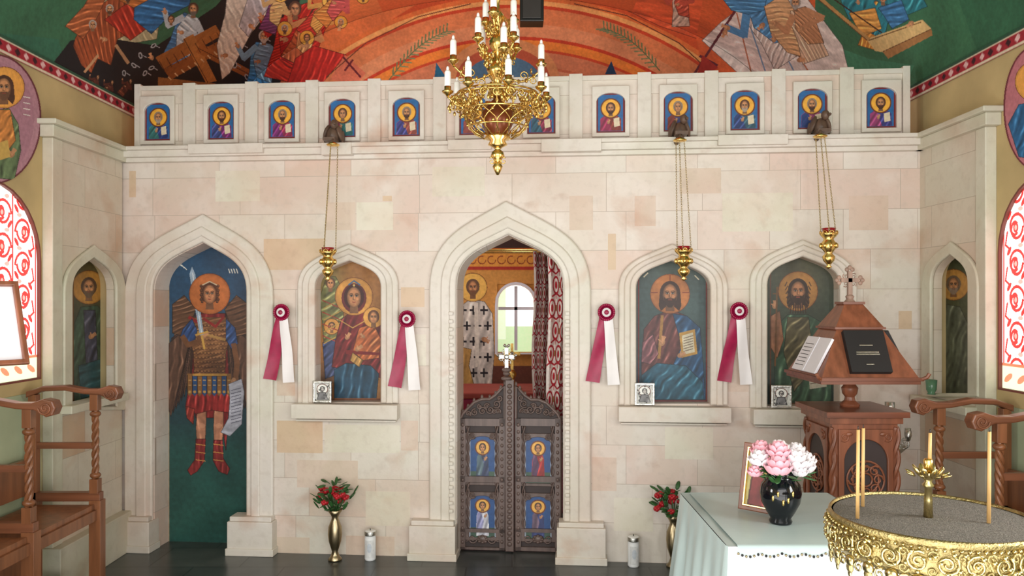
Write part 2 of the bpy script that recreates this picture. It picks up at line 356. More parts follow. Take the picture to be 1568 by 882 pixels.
# ================================================================ ROOM SHELL
b=B(); b.bx(XL-.3,XR+.3,-1.5,YE+.3,-.1,0,M_BLACK)
fm,nt,bs=newmat('slate_floor'); bs.inputs['Roughness'].default_value=.28
g=nt.nodes.new('ShaderNodeNewGeometry'); br=nt.nodes.new('ShaderNodeTexBrick'); br.inputs['Scale'].default_value=1; br.inputs['Brick Width'].default_value=.6; br.inputs['Row Height'].default_value=.4
br.inputs['Color1'].default_value=L4((62,68,68)); br.inputs['Color2'].default_value=L4((80,84,82)); br.inputs['Mortar'].default_value=L4((44,46,46)); br.inputs['Mortar Size'].default_value=.005
nn=nt.nodes.new('ShaderNodeTexNoise'); nn.inputs['Scale'].default_value=6; nn.inputs['Detail'].default_value=8
mx=nt.nodes.new('ShaderNodeMix'); mx.data_type='RGBA'; mx.blend_type='OVERLAY'; mx.inputs[0].default_value=.5
nt.links.new(g.outputs['Position'],br.inputs['Vector']); nt.links.new(g.outputs['Position'],nn.inputs['Vector']); nt.links.new(br.outputs['Color'],mx.inputs[6]); nt.links.new(nn.outputs['Fac'],mx.inputs[7]); nt.links.new(mx.outputs[2],bs.inputs['Base Color'])
b.mats=[fm]; b.build('floor')

# side walls with arched window openings and niches
def semi(y0,y1,z0,ztop,n=16):
    r=(y1-y0)/2; zc=ztop-r; return [(y0,z0)]+[((y0+y1)/2-r*math.cos(pi*k/n),zc+r*math.sin(pi*k/n)) for k in range(n+1)]+[(y1,z0)]
WLy=(3.84,4.69); WRy=(3.60,4.40)
lw=semi(WLy[0],WLy[1],1.29,2.41); lw2=semi(1.6,2.42,1.29,2.38)
nl=[LP(98,624),LP(98,440)]+[LP(*p) for p in arch(98,178,440,382)]+[LP(178,440),LP(178,624)]
b=B(ML); b.prism([[(-1.5,0),(YE,0),(YE,ZS),(-1.5,ZS)],lw,lw2,nl],-3.0,XL,M_OCH)
b.build('wall_left')
rw=[(-y,z) for y,z in semi(WRy[0],WRy[1],1.26,2.42)]; rw2=[(-y,z) for y,z in semi(1.4,2.2,1.26,2.36)]
nr=[RP(1422,604),RP(1422,430)]+[RP(*p) for p in arch(1422,1492,430,378)]+[RP(1492,430),RP(1492,604)]
b=B(MR); b.prism([[(1.5,0),(-YE,0),(-YE,ZS),(1.5,ZS)],rw,rw2,nr],-2.9,-XR,M_OCH)
b.build('wall_right')
# windows: printed pane + frame
def window(name,M,y0,y1,z0,zt,w,sg):
    b=B(M); cv=Cv(0,0,100,130,2.8,(240,236,232)); red=(196,52,50); pk=(226,150,140)
    for k in range(6):
        for cx,sg2 in((16,1),(84,-1),(39,-1),(61,1)):
            c0=8+k*22+(11 if cx in(39,61) else 0)
            for q in range(2):
                P=[(cx+sg2*(9.5-q*2)*math.cos(t)*(1-t/8),c0+(10-q*2)*math.sin(t)*(1-t/8)*(1 if q else -1)) for t in np.linspace(0,5.2,18)]; cv.line(P,2.,red)
            cv.ell(cx,c0,2.8,3.2,red); cv.ell(cx,c0,1.4,1.6,pk); cv.ell(cx+8*sg2,c0+7,1.5,3.4,red,rot=.7*sg2); cv.ell(cx-7*sg2,c0-8,1.5,3.4,red,rot=.7*sg2)
            cv.line([(cx-9*sg2,c0+2),(cx-11*sg2,c0+10),(cx-6*sg2,c0+13)],1.6,red); cv.ell(cx+5*sg2,c0-11,2.6,1.4,pk)
    for x in(3,97,28,72): cv.line([(x,0),(x,130)],1.4,red)
    cv.poly([(0,114),(100,114),(100,130),(0,130)],(200,216,180)); cv.line([(0,114),(100,114)],2,(190,110,80)); cv.poly([(50,0),(51.5,0),(51.5,130),(50,130)],(180,150,140))
    for x in range(8,100,14): cv.ell(x,122,5,2,(214,120,90),rot=.5)
    r=(y1-y0)/2
    fn=lambda X,Y: np.stack([sg*(y0+(X/100)*(y1-y0)),zt-(Y/130)*(zt-z0),np.full_like(X,w)],-1)
    def mask(V):
        return (V[:,1]<zt-r)|((np.abs(V[:,0])-(y0+r))**2+(V[:,1]-(zt-r))**2<r*r)
    b.sheet(cv,fn,M_PANE,mask)
    o=[(sg*y,z) for y,z in semi(y0,y1,z0,zt)]; i=[(sg*y,z) for y,z in semi(y0+.012,y1-.012,z0+.012,zt-.012)]
    b.prism([o,i],w,w+.02,M_FRAME); b.build(name)
window('window_1',ML,WLy[0],WLy[1],1.29,2.41,-2.82,1); window('window_2',MR,WRy[0],WRy[1],1.26,2.42,-2.73,-1)
window('window_3',ML,1.6,2.42,1.29,2.38,-2.82,1); window('window_4',MR,1.4,2.2,1.26,2.36,-2.73,-1)  # unseen windows nearer the camera, added for their light
# green dado strips low on side walls, greenish reflected light put into the colour
b=B(); b.bx(XL,XL+.006,-1.5,4.68,.0,1.22,M_DGR); b.build('trim_1')
b=B(); b.bx(XR-.006,XR,-1.5,4.38,.0,1.18,M_DGR); b.build('trim_2')

# murals on the vault and on the east wall
def vault_uv(x,y):
    a=(x-CX)/F; bb=(HY-y)/F; qa=(a/AV)**2+(bb/BV)**2; qb=2*(-a*XC/AV**2-bb*(ZS-CH)/BV**2); qc=(XC/AV)**2+((ZS-CH)/BV)**2-1
    t=(-qb+math.sqrt(max(0,qb*qb-4*qa*qc)))/(2*qa); ph=math.atan2((CH+bb*t-ZS)/BV,-(a*t-XC)/AV)
    if ph<-pi/2: ph+=2*pi
    return ph,t
def paint_ceiling(c):
    P=c.poly;R=c.robe;Fg=c.figure
    # ---- left vault : Resurrection scene
    P([(-400,-300),(420,-300),(420,240),(-400,240)],(58,108,78)); P([(-400,-300),(60,-300),(-20,-20),(-400,60)],(44,92,82)); P([(-100,40),(90,60),(110,140),(-100,140)],(54,110,86))
    R([(118,45),(140,0),(190,-60),(260,-60),(240,60),(180,70)],(190,178,140),seed=2,amp=.2)
    P([(80,98),(108,62),(150,56),(240,70),(330,10),(400,-70),(470,-70),(450,60),(425,140),(380,200),(205,200)],(26,24,28))
    R([(112,70),(122,40),(140,20),(165,0),(215,-25),(240,10),(210,45),(180,60),(170,100),(150,90),(140,112),(125,100)],(160,78,44),.7,1.1,seed=1)
    R([(100,40),(128,10),(150,-30),(170,-20),(150,25),(128,60)],(176,96,56),2.2,1.1,seed=12)
    R([(160,30),(190,8),(240,-10),(230,40),(200,62)],(178,52,36),seed=3)
    R([(208,-40),(300,-40),(290,8),(262,22),(232,52),(205,30)],(52,112,168),2.0,.8,seed=5)
    R([(180,-30),(225,-40),(236,-5),(205,12),(182,0)],(206,120,60),2.0,.8,seed=15)
    Fg(296,14,90,1.9,(74,126,176),(196,206,214),None,sd=3,beard=(120,110,100)); 
    P([(238,88),(330,38),(340,54),(250,106)],(176,108,50)); P([(250,106),(345,58),(352,72),(262,122)],(150,88,40)); P([(280,60),(296,52),(332,124),(316,128)],(190,124,62)); P([(308,66),(392,112),(388,124),(300,80)],(168,100,46))
    P([(242,118),(330,128),(330,140),(242,136)],(160,110,60)); 
    for k in range(9): c.line([(244+k*11,94-k*5.5),(252+k*11,108-k*5.5)],1.2,(90,50,24)); c.line([(258+k*10,118-k*5.5),(262+k*10,122-k*5.5)],2.,(226,190,140))
    c.line([(282,60),(318,126)],1.2,(90,50,24)); c.line([(304,74),(390,118)],1.2,(90,50,24))
    for (x,y) in[(205,100),(222,112),(235,70),(370,70),(390,90),(360,100),(405,60),(378,118),(215,85),(190,112),(232,104),(350,84)]:
        c.ell(x,y,5,3,(180,180,184),rot=x); c.ell(x,y,3,1.5,(26,24,28),rot=x); c.line([(x+4,y),(x+9,y+3)],1.4,(170,170,176))
    for (x,y) in[(150,118),(172,126),(200,124)]: c.figure(x,y,26,2.2,(120,60,40),(90,44,34),None,sd=int(x)%5)
    R([(350,-40),(440,-60),(425,0),(385,50),(352,112),(340,122),(332,70),(345,20)],(226,214,200),1.4,.9,.2,seed=6)
    R([(385,-20),(425,-40),(412,10),(380,56),(366,40)],(196,190,196),1.4,.9,.2,seed=26)
    Fg(404,56,88,1.65,(70,140,196),(120,160,190),None,sd=4,beard=(190,180,170),hair=(190,180,170))
    # red-orange mandorla/sky
    P([(436,140),(452,60),(500,-70),(1080,-70),(1110,130),(1100,240),(420,240)],(208,86,42))
    P([(452,60),(480,0),(560,-70),(760,-70),(600,30),(520,110),(446,140)],(222,120,66))
    R([(428,60),(445,12),(478,2),(500,40),(486,78),(462,108),(440,124),(432,96)],(200,44,34),.9,.9,seed=7)
    Fg(452,14,110,1.75,(204,50,36),(186,36,34),None,sd=7)
    Fg(482,22,80,2.0,(196,100,60),(214,150,96),None,sd=2,beard=(120,90,70))
    Fg(506,2,66,2.2,(200,60,50),(226,170,90),(236,190,90),sd=9,beard=(150,130,120))
    Fg(534,-14,64,2.3,(214,140,70),(200,90,90),(236,190,90),sd=5)
    Fg(430,-8,60,1.9,(120,60,110),(220,180,120),(236,190,90),sd=6,beard=(90,60,50))
    for (x,y,r) in[(142,38,8),(168,14,8),(196,-4,8),(262,30,7),(522,34,6),(556,-4,6),(470,58,7),(436,44,7)]:
        c.face(x,y,r*.8,halo=(226,170,70) if x>430 else None,hair=(90,60,45) if (x//7)%2 else (190,180,170),beard=(100,70,50) if (x//5)%2 else None,skin=(214,156,112))
    for (x,y) in[(160,60),(232,88),(384,40),(470,70),(345,85),(520,40)]: c.hand(x,y,4.5,x*.1,(214,156,112))
    c.line([(178,70),(196,96)],5,(196,150,110)); c.line([(150,85),(130,110)],4,(196,150,110))
    # ---- east arch bands
    cx,cy=790,498
    def disc(r,col): P([(cx+r*math.cos(pi+pi*k/60),cy+r*math.sin(pi+pi*k/60)) for k in range(61) if cy+r*math.sin(pi+pi*k/60)<232],col)
    disc(505,(226,120,60)); disc(498,(244,176,104)); disc(491,(206,74,40)); disc(486,(224,134,84))
    disc(462,(228,150,104)); disc(442,(206,66,36)); disc(437,(238,138,56)); disc(424,(206,74,40)); disc(420,(212,130,92)); disc(398,(204,110,74)); disc(394,(224,152,112)); disc(372,(232,170,126))
    R([(436,140),(452,90),(480,70),(530,84),(500,120),(480,140)],(196,44,36),seed=11,amp=.25)
    P([(505,122),(528,84),(560,112),(548,128)],(222,120,90)); c.line([(526,88),(552,118)],3,(110,30,40)); c.line([(528,108),(540,92)],3,(110,30,40))
    c.line([(500,118),(560,66),(640,26),(720,6)],1.6,(110,60,40)); c.line([(880,6),(960,24),(1040,66),(1090,112)],1.6,(110,60,40))
    for (x0,y0,x1,y1,bn) in[(596,122,684,48,-12),(1010,108,925,44,-12)]:
        Q=[(x0+(x1-x0)*t,y0+(y1-y0)*t+bn*math.sin(pi*t)) for t in np.linspace(0,1,17)]; c.line(Q,1.6,(90,110,70))
        for i,(x,y) in enumerate(Q[1:]):
            d=1 if x1>x0 else -1
            c.line([(x,y),(x+d*12,y+1)],2,(128,142,98)); c.line([(x,y),(x+d*1,y-12)],2,(110,128,86))
    P([(664,128),(668,96),(690,128)],(30,104,140)); P([(926,114),(936,93),(944,114)],(24,60,96)); 
    c.ell(770,120,86,62,(222,150,96),n=40); c.ell(770,122,72,50,(190,90,60),n=40); c.ell(770,124,58,38,(80,120,150),n=40)
    # ---- right side
    R([(900,-60),(1100,-60),(1090,20),(1070,60),(1010,40),(940,6)],(222,96,54),.5,.25,.15,seed=2)
    P([(1090,-80),(1720,-80),(1720,200),(1110,200),(1080,120),(1066,60)],(212,96,50))
    P([(1250,-80),(1720,-80),(1720,200),(1230,200),(1246,106)],(58,112,80)); P([(1440,-80),(1720,-80),(1720,200),(1500,90)],(48,100,72)); P([(1250,60),(1330,90),(1400,100),(1380,150),(1240,150)],(66,132,100))
    R([(1120,22),(1165,-6),(1215,-30),(1290,70),(1300,112),(1130,112),(1075,62),(1104,34)],(230,216,208),.75,.35,.12,seed=5)
    for k in range(5): c.line([(1128+k*14,20),(1150+k*22,110)],2.2,(130,160,190) if k%2 else (186,120,90))
    c.line([(1060,118),(1130,10)],4,(104,40,50)); c.line([(1072,86),(1098,100)],4,(104,40,50)); P([(1068,112),(1076,84),(1100,104),(1085,112)],(170,50,40))
    Fg(1142,-8,120,.95,(222,206,196),(84,146,196),(236,200,110),sd=3,beard=(110,70,50)); 
    R([(1100,-10),(1130,-30),(1180,-30),(1170,16),(1146,22),(1120,16)],(76,140,190),.9,1.,.35,seed=3)
    R([(1170,10),(1200,-10),(1235,40),(1240,92),(1205,80),(1180,50)],(212,164,118),1.0,1.,.3,seed=3)
    Fg(1218,4,92,1.2,(214,180,150),(196,140,100),None,sd=8,beard=(170,160,150),hair=(170,160,150))
    Fg(1040,-20,60,1.5,(206,180,160),(190,80,60),(236,190,90),sd=2)
    R([(1270,-40),(1390,-50),(1420,10),(1350,40),(1300,30)],(40,126,140),2.,.7,.35,seed=4)
    Fg(1352,-4,80,1.8,(226,150,66),(40,130,146),None,sd=4)
    P([(1326,60),(1412,30),(1426,44),(1352,80),(1340,78)],(226,192,130)); P([(1352,80),(1426,44),(1428,54),(1360,90)],(176,126,76)); c.line([(1330,62),(1410,34)],1.5,(120,80,40)); c.line([(1352,79),(1425,45)],1.2,(110,70,40))
    R([(1345,12),(1380,0),(1392,30),(1366,44)],(60,120,170),seed=1); R([(1300,20),(1340,12),(1350,44),(1320,56)],(226,160,80),seed=14)
    c.line([(1235,-20),(1330,60)],5,(196,150,90)); c.line([(1250,-20),(1350,50)],2,(60,30,20)); c.line([(1235,-16),(1328,62)],1.2,(110,70,40))
    for (x,y) in[(1185,60),(1225,92),(1110,50),(1395,36)]: c.hand(x,y,5,x*.2,(214,156,112))
b=B(); PH=1.12
def vfn(X,Y): return np.stack([XC-AV*np.cos(X),Y,ZS+BV*np.sin(X)],-1)
for p0,p1 in((0,PH),(pi-PH,pi)):
    cv=Cv(p0,3.7,p1,YE,420,(62,116,84),ry=150,xf=vault_uv); paint_ceiling(cv); cv.aged(.05,.3); b.sheet(cv,vfn,M_MURAL)
cv=Cv(PH,3.7,pi-PH,YE,20,(208,96,50),ry=8); b.sheet(cv,vfn,M_MURAL)
cv=Cv(0,-1.5,pi,3.7,20,(120,130,100),ry=8); b.sheet(cv,vfn,M_MURAL)
b.build('ceiling')
# east wall
b=B(ME)
ew=[(762,540),(762,470)]+[(790-28*math.cos(pi*k/12),464-28*math.sin(pi*k/12)) for k in range(1,12)]+[(818,470),(818,540)]
ew=[EP(*p) for p in ew]
out=[(XL,0),(XR,0)]+[(XC+AV*math.cos(pi*k/40),ZS+BV*math.sin(pi*k/40)) for k in range(41)]
b.prism([out,ew],-YE-.2,-YE,mat('east_wall_ochre',(206,140,64),.85,0,.15,3))
cv=Cv(345,-6,1225,236,1.3,(208,96,50)); paint_ceiling(cv); cv.aged(.05,60)
b.sheet(cv,east_fn(YE-.015),M_MURAL,lambda V:((V[:,0]-XC)/AV)**2+((V[:,1]-ZS)/BV)**2<.995)
# apse wall mural: frieze and hierarch
cv=Cv(640,356,940,640,1.6,(206,140,62))
cv.poly([(640,356),(940,356),(940,384),(640,384)],(60,34,26)); cv.line([(640,386),(940,386)],2,(120,50,30)); cv.poly([(640,388),(940,388),(940,408),(640,408)],(222,150,60))
for k in range(20): cv.arc(648+k*15,398,6,0,5,1.6,(150,70,34),10)
cv.line([(640,411),(940,411)],5,(176,52,34)); cv.poly([(640,415),(940,415),(940,640),(640,640)],(208,146,70))
cv.poly([(640,560),(940,560),(940,640),(640,640)],(110,60,44))
cv.robe([(704,470),(720,458),(742,462),(754,480),(757,540),(750,625),(705,625),(700,540)],(206,196,184),1.4,.5,.25)
for i in range(6):
    for j in range(3): 
        x,y=709+j*16+(i%2)*6,475+i*24; cv.line([(x-5,y),(x+5,y)],3,(36,30,34)); cv.line([(x,y-6),(x,y+6)],3,(36,30,34))
cv.robe([(700,530),(722,535),(718,560),(735,625),(700,625)],(196,150,80),1.4,.6,.2); cv.line([(729,466),(731,560)],6,(226,216,200)); cv.hand(742,520,5,.5)
cv.face(724,440,11,halo=(226,176,86),hair=(110,80,60),beard=(120,84,56)); cv.face(850,442,11,halo=(226,176,86),beard=(120,84,56))
cv.robe([(830,470),(870,470),(880,620),(825,620)],(150,60,50))
def mk(V):
    x=CX+V[:,0]/(YE-.015)*F; y=HY+(CH-V[:,1])/(YE-.015)*F; return ~((x>761)&(x<819)&(y>435)&(y<541))
b.sheet(cv,east_fn(YE-.015),M_MURAL,mk)
b.build('wall_east')
b=B(ME)
cv=Cv(758,430,822,545,1.,(222,228,224)); cv.poly([(758,500),(822,500),(822,545),(758,545)],(160,180,140)); cv.poly([(758,440),(775,440),(775,520),(758,520)],(180,192,164)); b.sheet(cv,east_fn(YE+.12),M_PANE)
# window frame: arched architrave & muntins
o=[(758,542),(758,468)]+[(790-32*math.cos(pi*k/12),464-32*math.sin(pi*k/12)) for k in range(1,12)]+[(822,468),(822,542)]
b.prism([[EP(*p) for p in o],ew],-YE+.02,-YE+.07,M_PAPER)
x,z=EP(790,470); b.bx(x-.015,x+.015,z-.42,z+.2,-YE-.06,-YE-.02,M_PAPER); b.bx(x-.17,x+.17,z-.03,z,-YE-.06,-YE-.02,M_PAPER)
b.build('window_5')
# patterned band at vault spring
for nm,M,fn_,sg in(('trim_3',ML,XL+.012,1),('trim_4',MR,-(XR-.012),-1)):
    b=B(M); cv=Cv(0,0,610,10,1.2,(168,36,52),ry=1.4)
    cv.poly([(0,0),(610,0),(610,1.6),(0,1.6)],(44,84,64)); cv.poly([(0,1.6),(610,1.6),(610,2.5),(0,2.5)],(230,214,190)); cv.poly([(0,8.2),(610,8.2),(610,10),(0,10)],(230,214,190))
    for k in range(0,76): x=4+k*8; cv.poly([(x,5.3),(x+2.6,3),(x+5.2,5.3),(x+2.6,7.6)],(236,190,190) if k%2 else (60,20,30))
    b.sheet(cv,lambda X,Y:np.stack([sg*(1.5+X/100),ZS+.02-Y/100,np.full_like(X,fn_)],-1),M_MURAL); b.build(nm)

# medallions on side walls
def medm(X0,cx,cy,rx,ry):
    def f(V):
        x=CX+X0/np.abs(V[:,0])*F; y=HY+(CH-V[:,1])/np.abs(V[:,0])*F; return ((x-cx)/rx)**2+((y-cy)/ry)**2<1
    return f
cv=Cv(-60,70,66,292,1.4,(196,160,92))
cv.ell(-8,182,72,100,(110,50,60),n=40); cv.ell(-8,182,69,97,(186,136,150),n=40); cv.ell(-8,182,60,88,(176,126,142),n=40)
cv.robe([(-45,200),(-20,170),(14,166),(28,190),(32,230),(22,275),(-40,270)],(104,126,88),1.2,.6,seed=1); cv.robe([(-6,168),(16,168),(24,215),(5,240),(-6,220)],(204,132,66),1.,.7,seed=4)
cv.face(6,134,16,halo=(226,160,76),hair=(80,50,36),beard=(110,76,56),long=True); cv.hand(18,236,6,-1.); cv.poly([(-6,220),(12,214),(16,240),(-2,246)],(206,170,90))
for k in range(4): cv.line([(36,148+k*9),(46,150+k*9)],1.4,(236,226,220))
b=B(ML); b.sheet(cv,side_fn(-2.79,1),M_MURAL,medm(-2.79,-8,182,71.5,99.5)); b.build('medallion_mural')
cv=Cv(1528,60,1640,300,1.4,(196,160,92)); cv.ell(1586,165,50,96,(120,50,60),n=40); cv.ell(1586,165,47,93,(196,120,130),n=40)
cv.robe([(1544,190),(1560,160),(1620,150),(1620,250),(1560,240)],(40,100,150),1.2,.6); cv.face(1586,125,16,halo=(226,160,76),long=True,beard=(80,50,40)); 
b=B(MR); b.sheet(cv,side_fn(2.70,-1),M_MURAL,medm(2.70,1586,165,49.5,95.5)); b.build('medallion_mural')

# ================================================================ STONE SCREEN (iconostasis)
scr=empty('stone_iconostasis')
uL,uR=SP(187,500)[0],SP(1412,500)[0]
zc0,zc1,zt=2.73,2.83,3.285
S=lambda pts,w=0.:[SP(x,y,w) for x,y in pts]
def notch(xl,xr,ys,ya,cx=None):
    P=S(arch(xl,xr,ys,ya,14,cx)); u0,u1=P[0][0],P[-1][0]; return [(u0,0)]+P+[(u1,0)]
def hole(xl,xr,ys,ya,yb,cx=None):
    P=S(arch(xl,xr,ys,ya,14,cx)); return [SP(xl,yb)]+P+[SP(xr,yb)]
cont=[(uL,0)]+notch(237,378,448,372,312)+notch(700,862,438,360,779)+[(uR,0),(uR,zc1),(uL,zc1)]
HL=hole(484,584,440,399,616,536); HC=hole(974,1087,442,399,618,1029); HJ=hole(1174,1284,436,393,622,1228)
b=B(MS); b.prism([cont,HL,HC,HJ],-.3,0,M_ST)
T_,K_,C_=M_STAN,M_SPNK,M_SCRM
for x0,x1,y0,y1,m in((404,498,366,413,T_),(500,544,310,352,K_),(546,602,310,352,C_),(931,943,358,413,T_),(424,494,644,694,T_),(497,612,650,694,C_),(455,548,704,748,K_),(614,640,644,690,K_),(972,1004,300,346,K_),(1018,1092,654,704,C_),(1106,1214,296,354,C_),(662,742,256,300,C_),(424,474,822,852,K_),(198,208,262,302,T_),(330,398,262,308,C_),(1040,1104,258,296,K_),(905,960,508,560,C_),(906,944,700,752,K_),(424,452,560,606,K_),(1110,1146,540,600,K_),(1376,1396,476,504,T_),(1300,1360,300,352,K_),(560,628,752,806,C_),(872,908,300,352,K_),(612,652,512,560,C_),(530,604,820,852,K_),(940,1000,762,814,C_),(614,650,440,470,T_),(586,600,300,308,T_)):
    (u0,z1),(u1,z0)=SP(x0,y0),SP(x1,y1); b.bx(u0,u1,z0,z1,-.01,.0015,m)
b.build('screen_wall',scr)
# mouldings
b=B(MS)
def band(inner,outer,w1,bev=.012,foot=True):
    i=S(inner);o=S(outer)
    if foot: i=[(i[0][0],0)]+i+[(i[-1][0],0)]; o=[(o[0][0],0)]+o+[(o[-1][0],0)]
    b.prism([i+o[::-1]],0.0,w1,M_TR,bev)
band(arch(236,379,448,371,14,312),arch(193,420,455,328,14,312),.03); band(arch(228,387,450,362,14,312),arch(212,401,452,347,14,312),.044,.01)
band(arch(699,863,438,359,14,779),arch(658,905,445,308,14,775),.03); band(arch(690,872,440,350,14,778),arch(676,887,442,332,14,777),.044,.01)
def band2(xl,xr,ys,ya,yb,cx,d0,d1,w):
    i=[(xl,yb)]+arch(xl,xr,ys,ya,14,cx)+[(xr,yb)]; o=[(xl-d1,yb)]+arch(xl-d1,xr+d1,ys,ya-d1*.95,14,cx)+[(xr+d1,yb)]
    if d0: i=[(xl-d0,yb)]+arch(xl-d0,xr+d0,ys,ya-d0*.95,14,cx)+[(xr+d0,yb)]
    b.prism([S(i)+S(o)[::-1]],0.,w,M_TR,.01)
for a in((484,584,440,399,617,536),(974,1087,442,399,620,1029),(1174,1284,436,393,624,1228)):
    band2(*a,0,27,.03); band2(*a,9,19,.044)
# sills, plinths
def sbox(x0,x1,y0,y1,w0,w1,mt=M_TR,bb=None):
    (u0,z1),(u1,z0)=SP(x0,y0),SP(x1,y1); (bb or b).bx(u0,u1,z0,z1,w0,w1,mt)
for x0,x1,y0,y1 in((453,613,616,640),(946,1116,620,645),(1149,1316,624,649)):
    sbox(x0,x1,y0,y1,-.12,.10); sbox(x0+4,x1-4,y1,y1+5,0,.06)
for x0,x1,y in((190,238,790),(356,424,790),(630,700,796),(853,927,799)):
    u0,u1=SP(x0,800)[0],SP(x1,800)[0]; z=SP((x0+x1)/2,y)[1]; b.bx(u0,u1,0,z-.02,-.05,.09,M_TR); b.bx(u0+.012,u1-.012,z-.02,z+.012,-.05,.075,M_TR); b.bx(u0-.01,u1+.01,0,.05,-.05,.1,M_TR)
# jamb carved edge of central opening: small beads
for x in(692,869):
    for k in range(26):
        y=480+k*12; u,z=SP(x,y); b.box((u,z,.046),(.03,.024,.01),M_TR)
b.build('screen_mouldings',scr,.006)
b=B(MS)
b.bx(uL,uR,zc0,zc0+.03,0,.05,M_TR); b.bx(uL,uR,zc0+.03,zc0+.075,0,.085,M_TR); b.bx(uL,uR,zc0+.075,zc1,0,.11,M_TR)
for x0,x1,d in((300,412,.012),(500,545,-.01),(690,755,.01),(830,920,-.012),(1095,1200,.012)):
    u0,u1=SP(x0,230)[0],SP(x1,230)[0]; b.bx(u0,u1,zc0+.028+d,zc1+.002+d*.3,0,.118,M_TR)
uF0,uF1=SP(208,170)[0],SP(1392,150)[0]
b.bx(uF0,uF1,zc1,zt-.03,-.16,0.,M_ST); b.bx(uF0,uF1,zt-.045,zt-.012,-.17,.015,M_TR)
ax=[243,340,433,525,623,725,829,935,1038,1140,1243,1348]
us=[SP(x,180)[0] for x in ax]; zi=3.012
eds=[uF0]+[(us[i]+us[i+1])/2 for i in range(11)]+[uF1]
for e in eds:
    b.bx(e-.045 if e>uF0 else e,e+.045 if e<uF1 else e,zc1,zt,-.165,.022,M_TR)
for i,u in enumerate(us):
    a0,a1=u-.125,u+.125; z0,z1=zi-.155,zi+.185
    b.prism([[(a0,z0),(a1,z0),(a1,z1),(a0,z1)],[(u-.095,zi-.128),(u+.095,zi-.128),(u+.095,zi+.08)]+[(u+.095*math.cos(t),zi+.08+.058*math.sin(t)) for t in np.linspace(.1,pi-.1,12)]+[(u-.095,zi+.08)]],0,.028,M_TR,.004)
b.build('frieze_and_cornice',scr,.005)
# apostle icons (12) in frieze
robes=[(40,60,120),(120,40,110),(150,40,80),(50,110,110),(150,70,60),(40,60,120),(130,40,70),(130,50,40),(60,70,130),(50,90,110),(150,60,110),(60,60,130),(120,40,120)]
for i,u in enumerate(us):
    cv=Cv(-10,-14,10,14,5.,(120,30,34)); cv.poly([(-8.8,-12.8),(8.8,-12.8),(8.8,12.8),(-8.8,12.8)],(40,104,164))
    cv.robe([(-7.5,12.6),(-7.2,4),(-3.5,1),(3.5,1),(7.2,4),(7.5,12.6)],robes[i],1.,2.2,.3,i,False); cv.robe([(-7.3,12.6),(-7,4),(-3,1.2),(1,12.6)],robes[(i*5+3)%12],1.,2.2,.3,i,False)
    cv.face(0,-3.4,3.6,halo=(232,170,60),hr=1.75,hair=(90,50,30) if i%2 else (150,130,110),beard=None if i in(3,8) else ((70,40,26) if i%3 else (170,155,140)))
    cv.poly([(2,4),(6,3),(6.5,9),(2.5,10)],(225,210,180)); cv.hand(-1.5,6.5,1.3,-1.2)
    b=B(MS); b.sheet(cv,lambda X,Y:np.stack([u+X*.0095,zi+.006-Y*.0095,np.full_like(X,.006)],-1),M_PAINT); b.build('apostle_icon',None)

# ---- icon paintings
def border(cv,x0,y0,x1,y1,col=(150,40,34)): cv.line([(x0,y0),(x1,y0),(x1,y1),(x0,y1),(x0,y0)],2,col)
# archangel door
cv=Cv(236,366,396,836,1.7,(36,64,76)); cv.poly([(236,366),(396,366),(396,520),(236,520)],(42,80,112)); cv.soft(310,540,90,60,(44,70,92),.8); cv.poly([(236,650),(396,650),(396,836),(236,836)],(40,84,78)); cv.soft(310,650,120,30,(38,70,74),.9); cv.soft(310,800,90,60,(44,92,80),.6)
cv.line([(258,430),(258,832)],2.5,(170,150,120)); cv.line([(258,832),(396,832)],2.5,(120,110,90))
for sg,x0 in((-1,300),(1,344)):
    for k in range(9):
        xa=x0+sg*(2+k*4.2); cv.robe([(x0+sg*2,468+k*3),(xa+sg*6,462+k*8),(xa+sg*9,520+k*12),(xa+sg*3,590+k*6),(xa-sg*1,560+k*8)],((84,58,48),(66,46,42),(96,68,54))[k%3],1.45,.8,.3,k)
        cv.line([(xa+sg*7,480+k*8),(xa+sg*6,580+k*6)],.8,(140,104,76),.7)
    cv.robe([(x0,474),(x0+sg*18,452),(x0+sg*36,466),(x0+sg*36,510),(x0+sg*16,516)],(100,70,52),.3,1.2,.35,3)
cv.robe([(300,480),(345,480),(352,600),(346,690),(338,640),(300,640),(292,600)],(124,36,38),1.4,.6,.3,1)
cv.robe([(302,628),(316,628),(315,664),(312,690),(302,690),(300,655)],(184,126,98),1.5,.5,.2); cv.robe([(328,628),(342,628),(342,664),(338,692),(328,690),(327,655)],(184,126,98),1.5,.5,.2)
cv.ell(309,652,5,4,(206,150,118),.7); cv.ell(335,652,5,4,(206,150,118),.7)
cv.robe([(300,672),(315,672),(313,706),(302,722),(292,728),(287,720),(298,704)],(136,46,46),1.5,.9,.3); cv.robe([(327,674),(341,674),(342,702),(352,718),(348,727),(335,722),(326,705)],(136,46,46),1.5,.9,.3)
for y in(680,692,704): cv.line([(300,y),(314,y+2)],1.2,(206,150,80)); cv.line([(327,y),(342,y+2)],1.2,(206,150,80))
cv.robe([(288,598),(355,596),(358,624),(350,632),(324,628),(300,634),(284,622)],(146,42,42),1.5,.9,.35,3)
for k in range(9): x=287+k*7.5; cv.poly([(x,572),(x+7,572),(x+7.5,602),(x+3.7,607),(x-.5,602)],(46,78,122) if k%2 else (136,94,54)); cv.line([(x,574),(x,603)],1,(40,28,26)); cv.ell(x+3.6,600,2.2,2.2,(190,146,80)); cv.line([(x+2,582),(x+5.4,582)],1,(196,160,100)); cv.line([(x+2,590),(x+5.4,590)],1,(196,160,100))
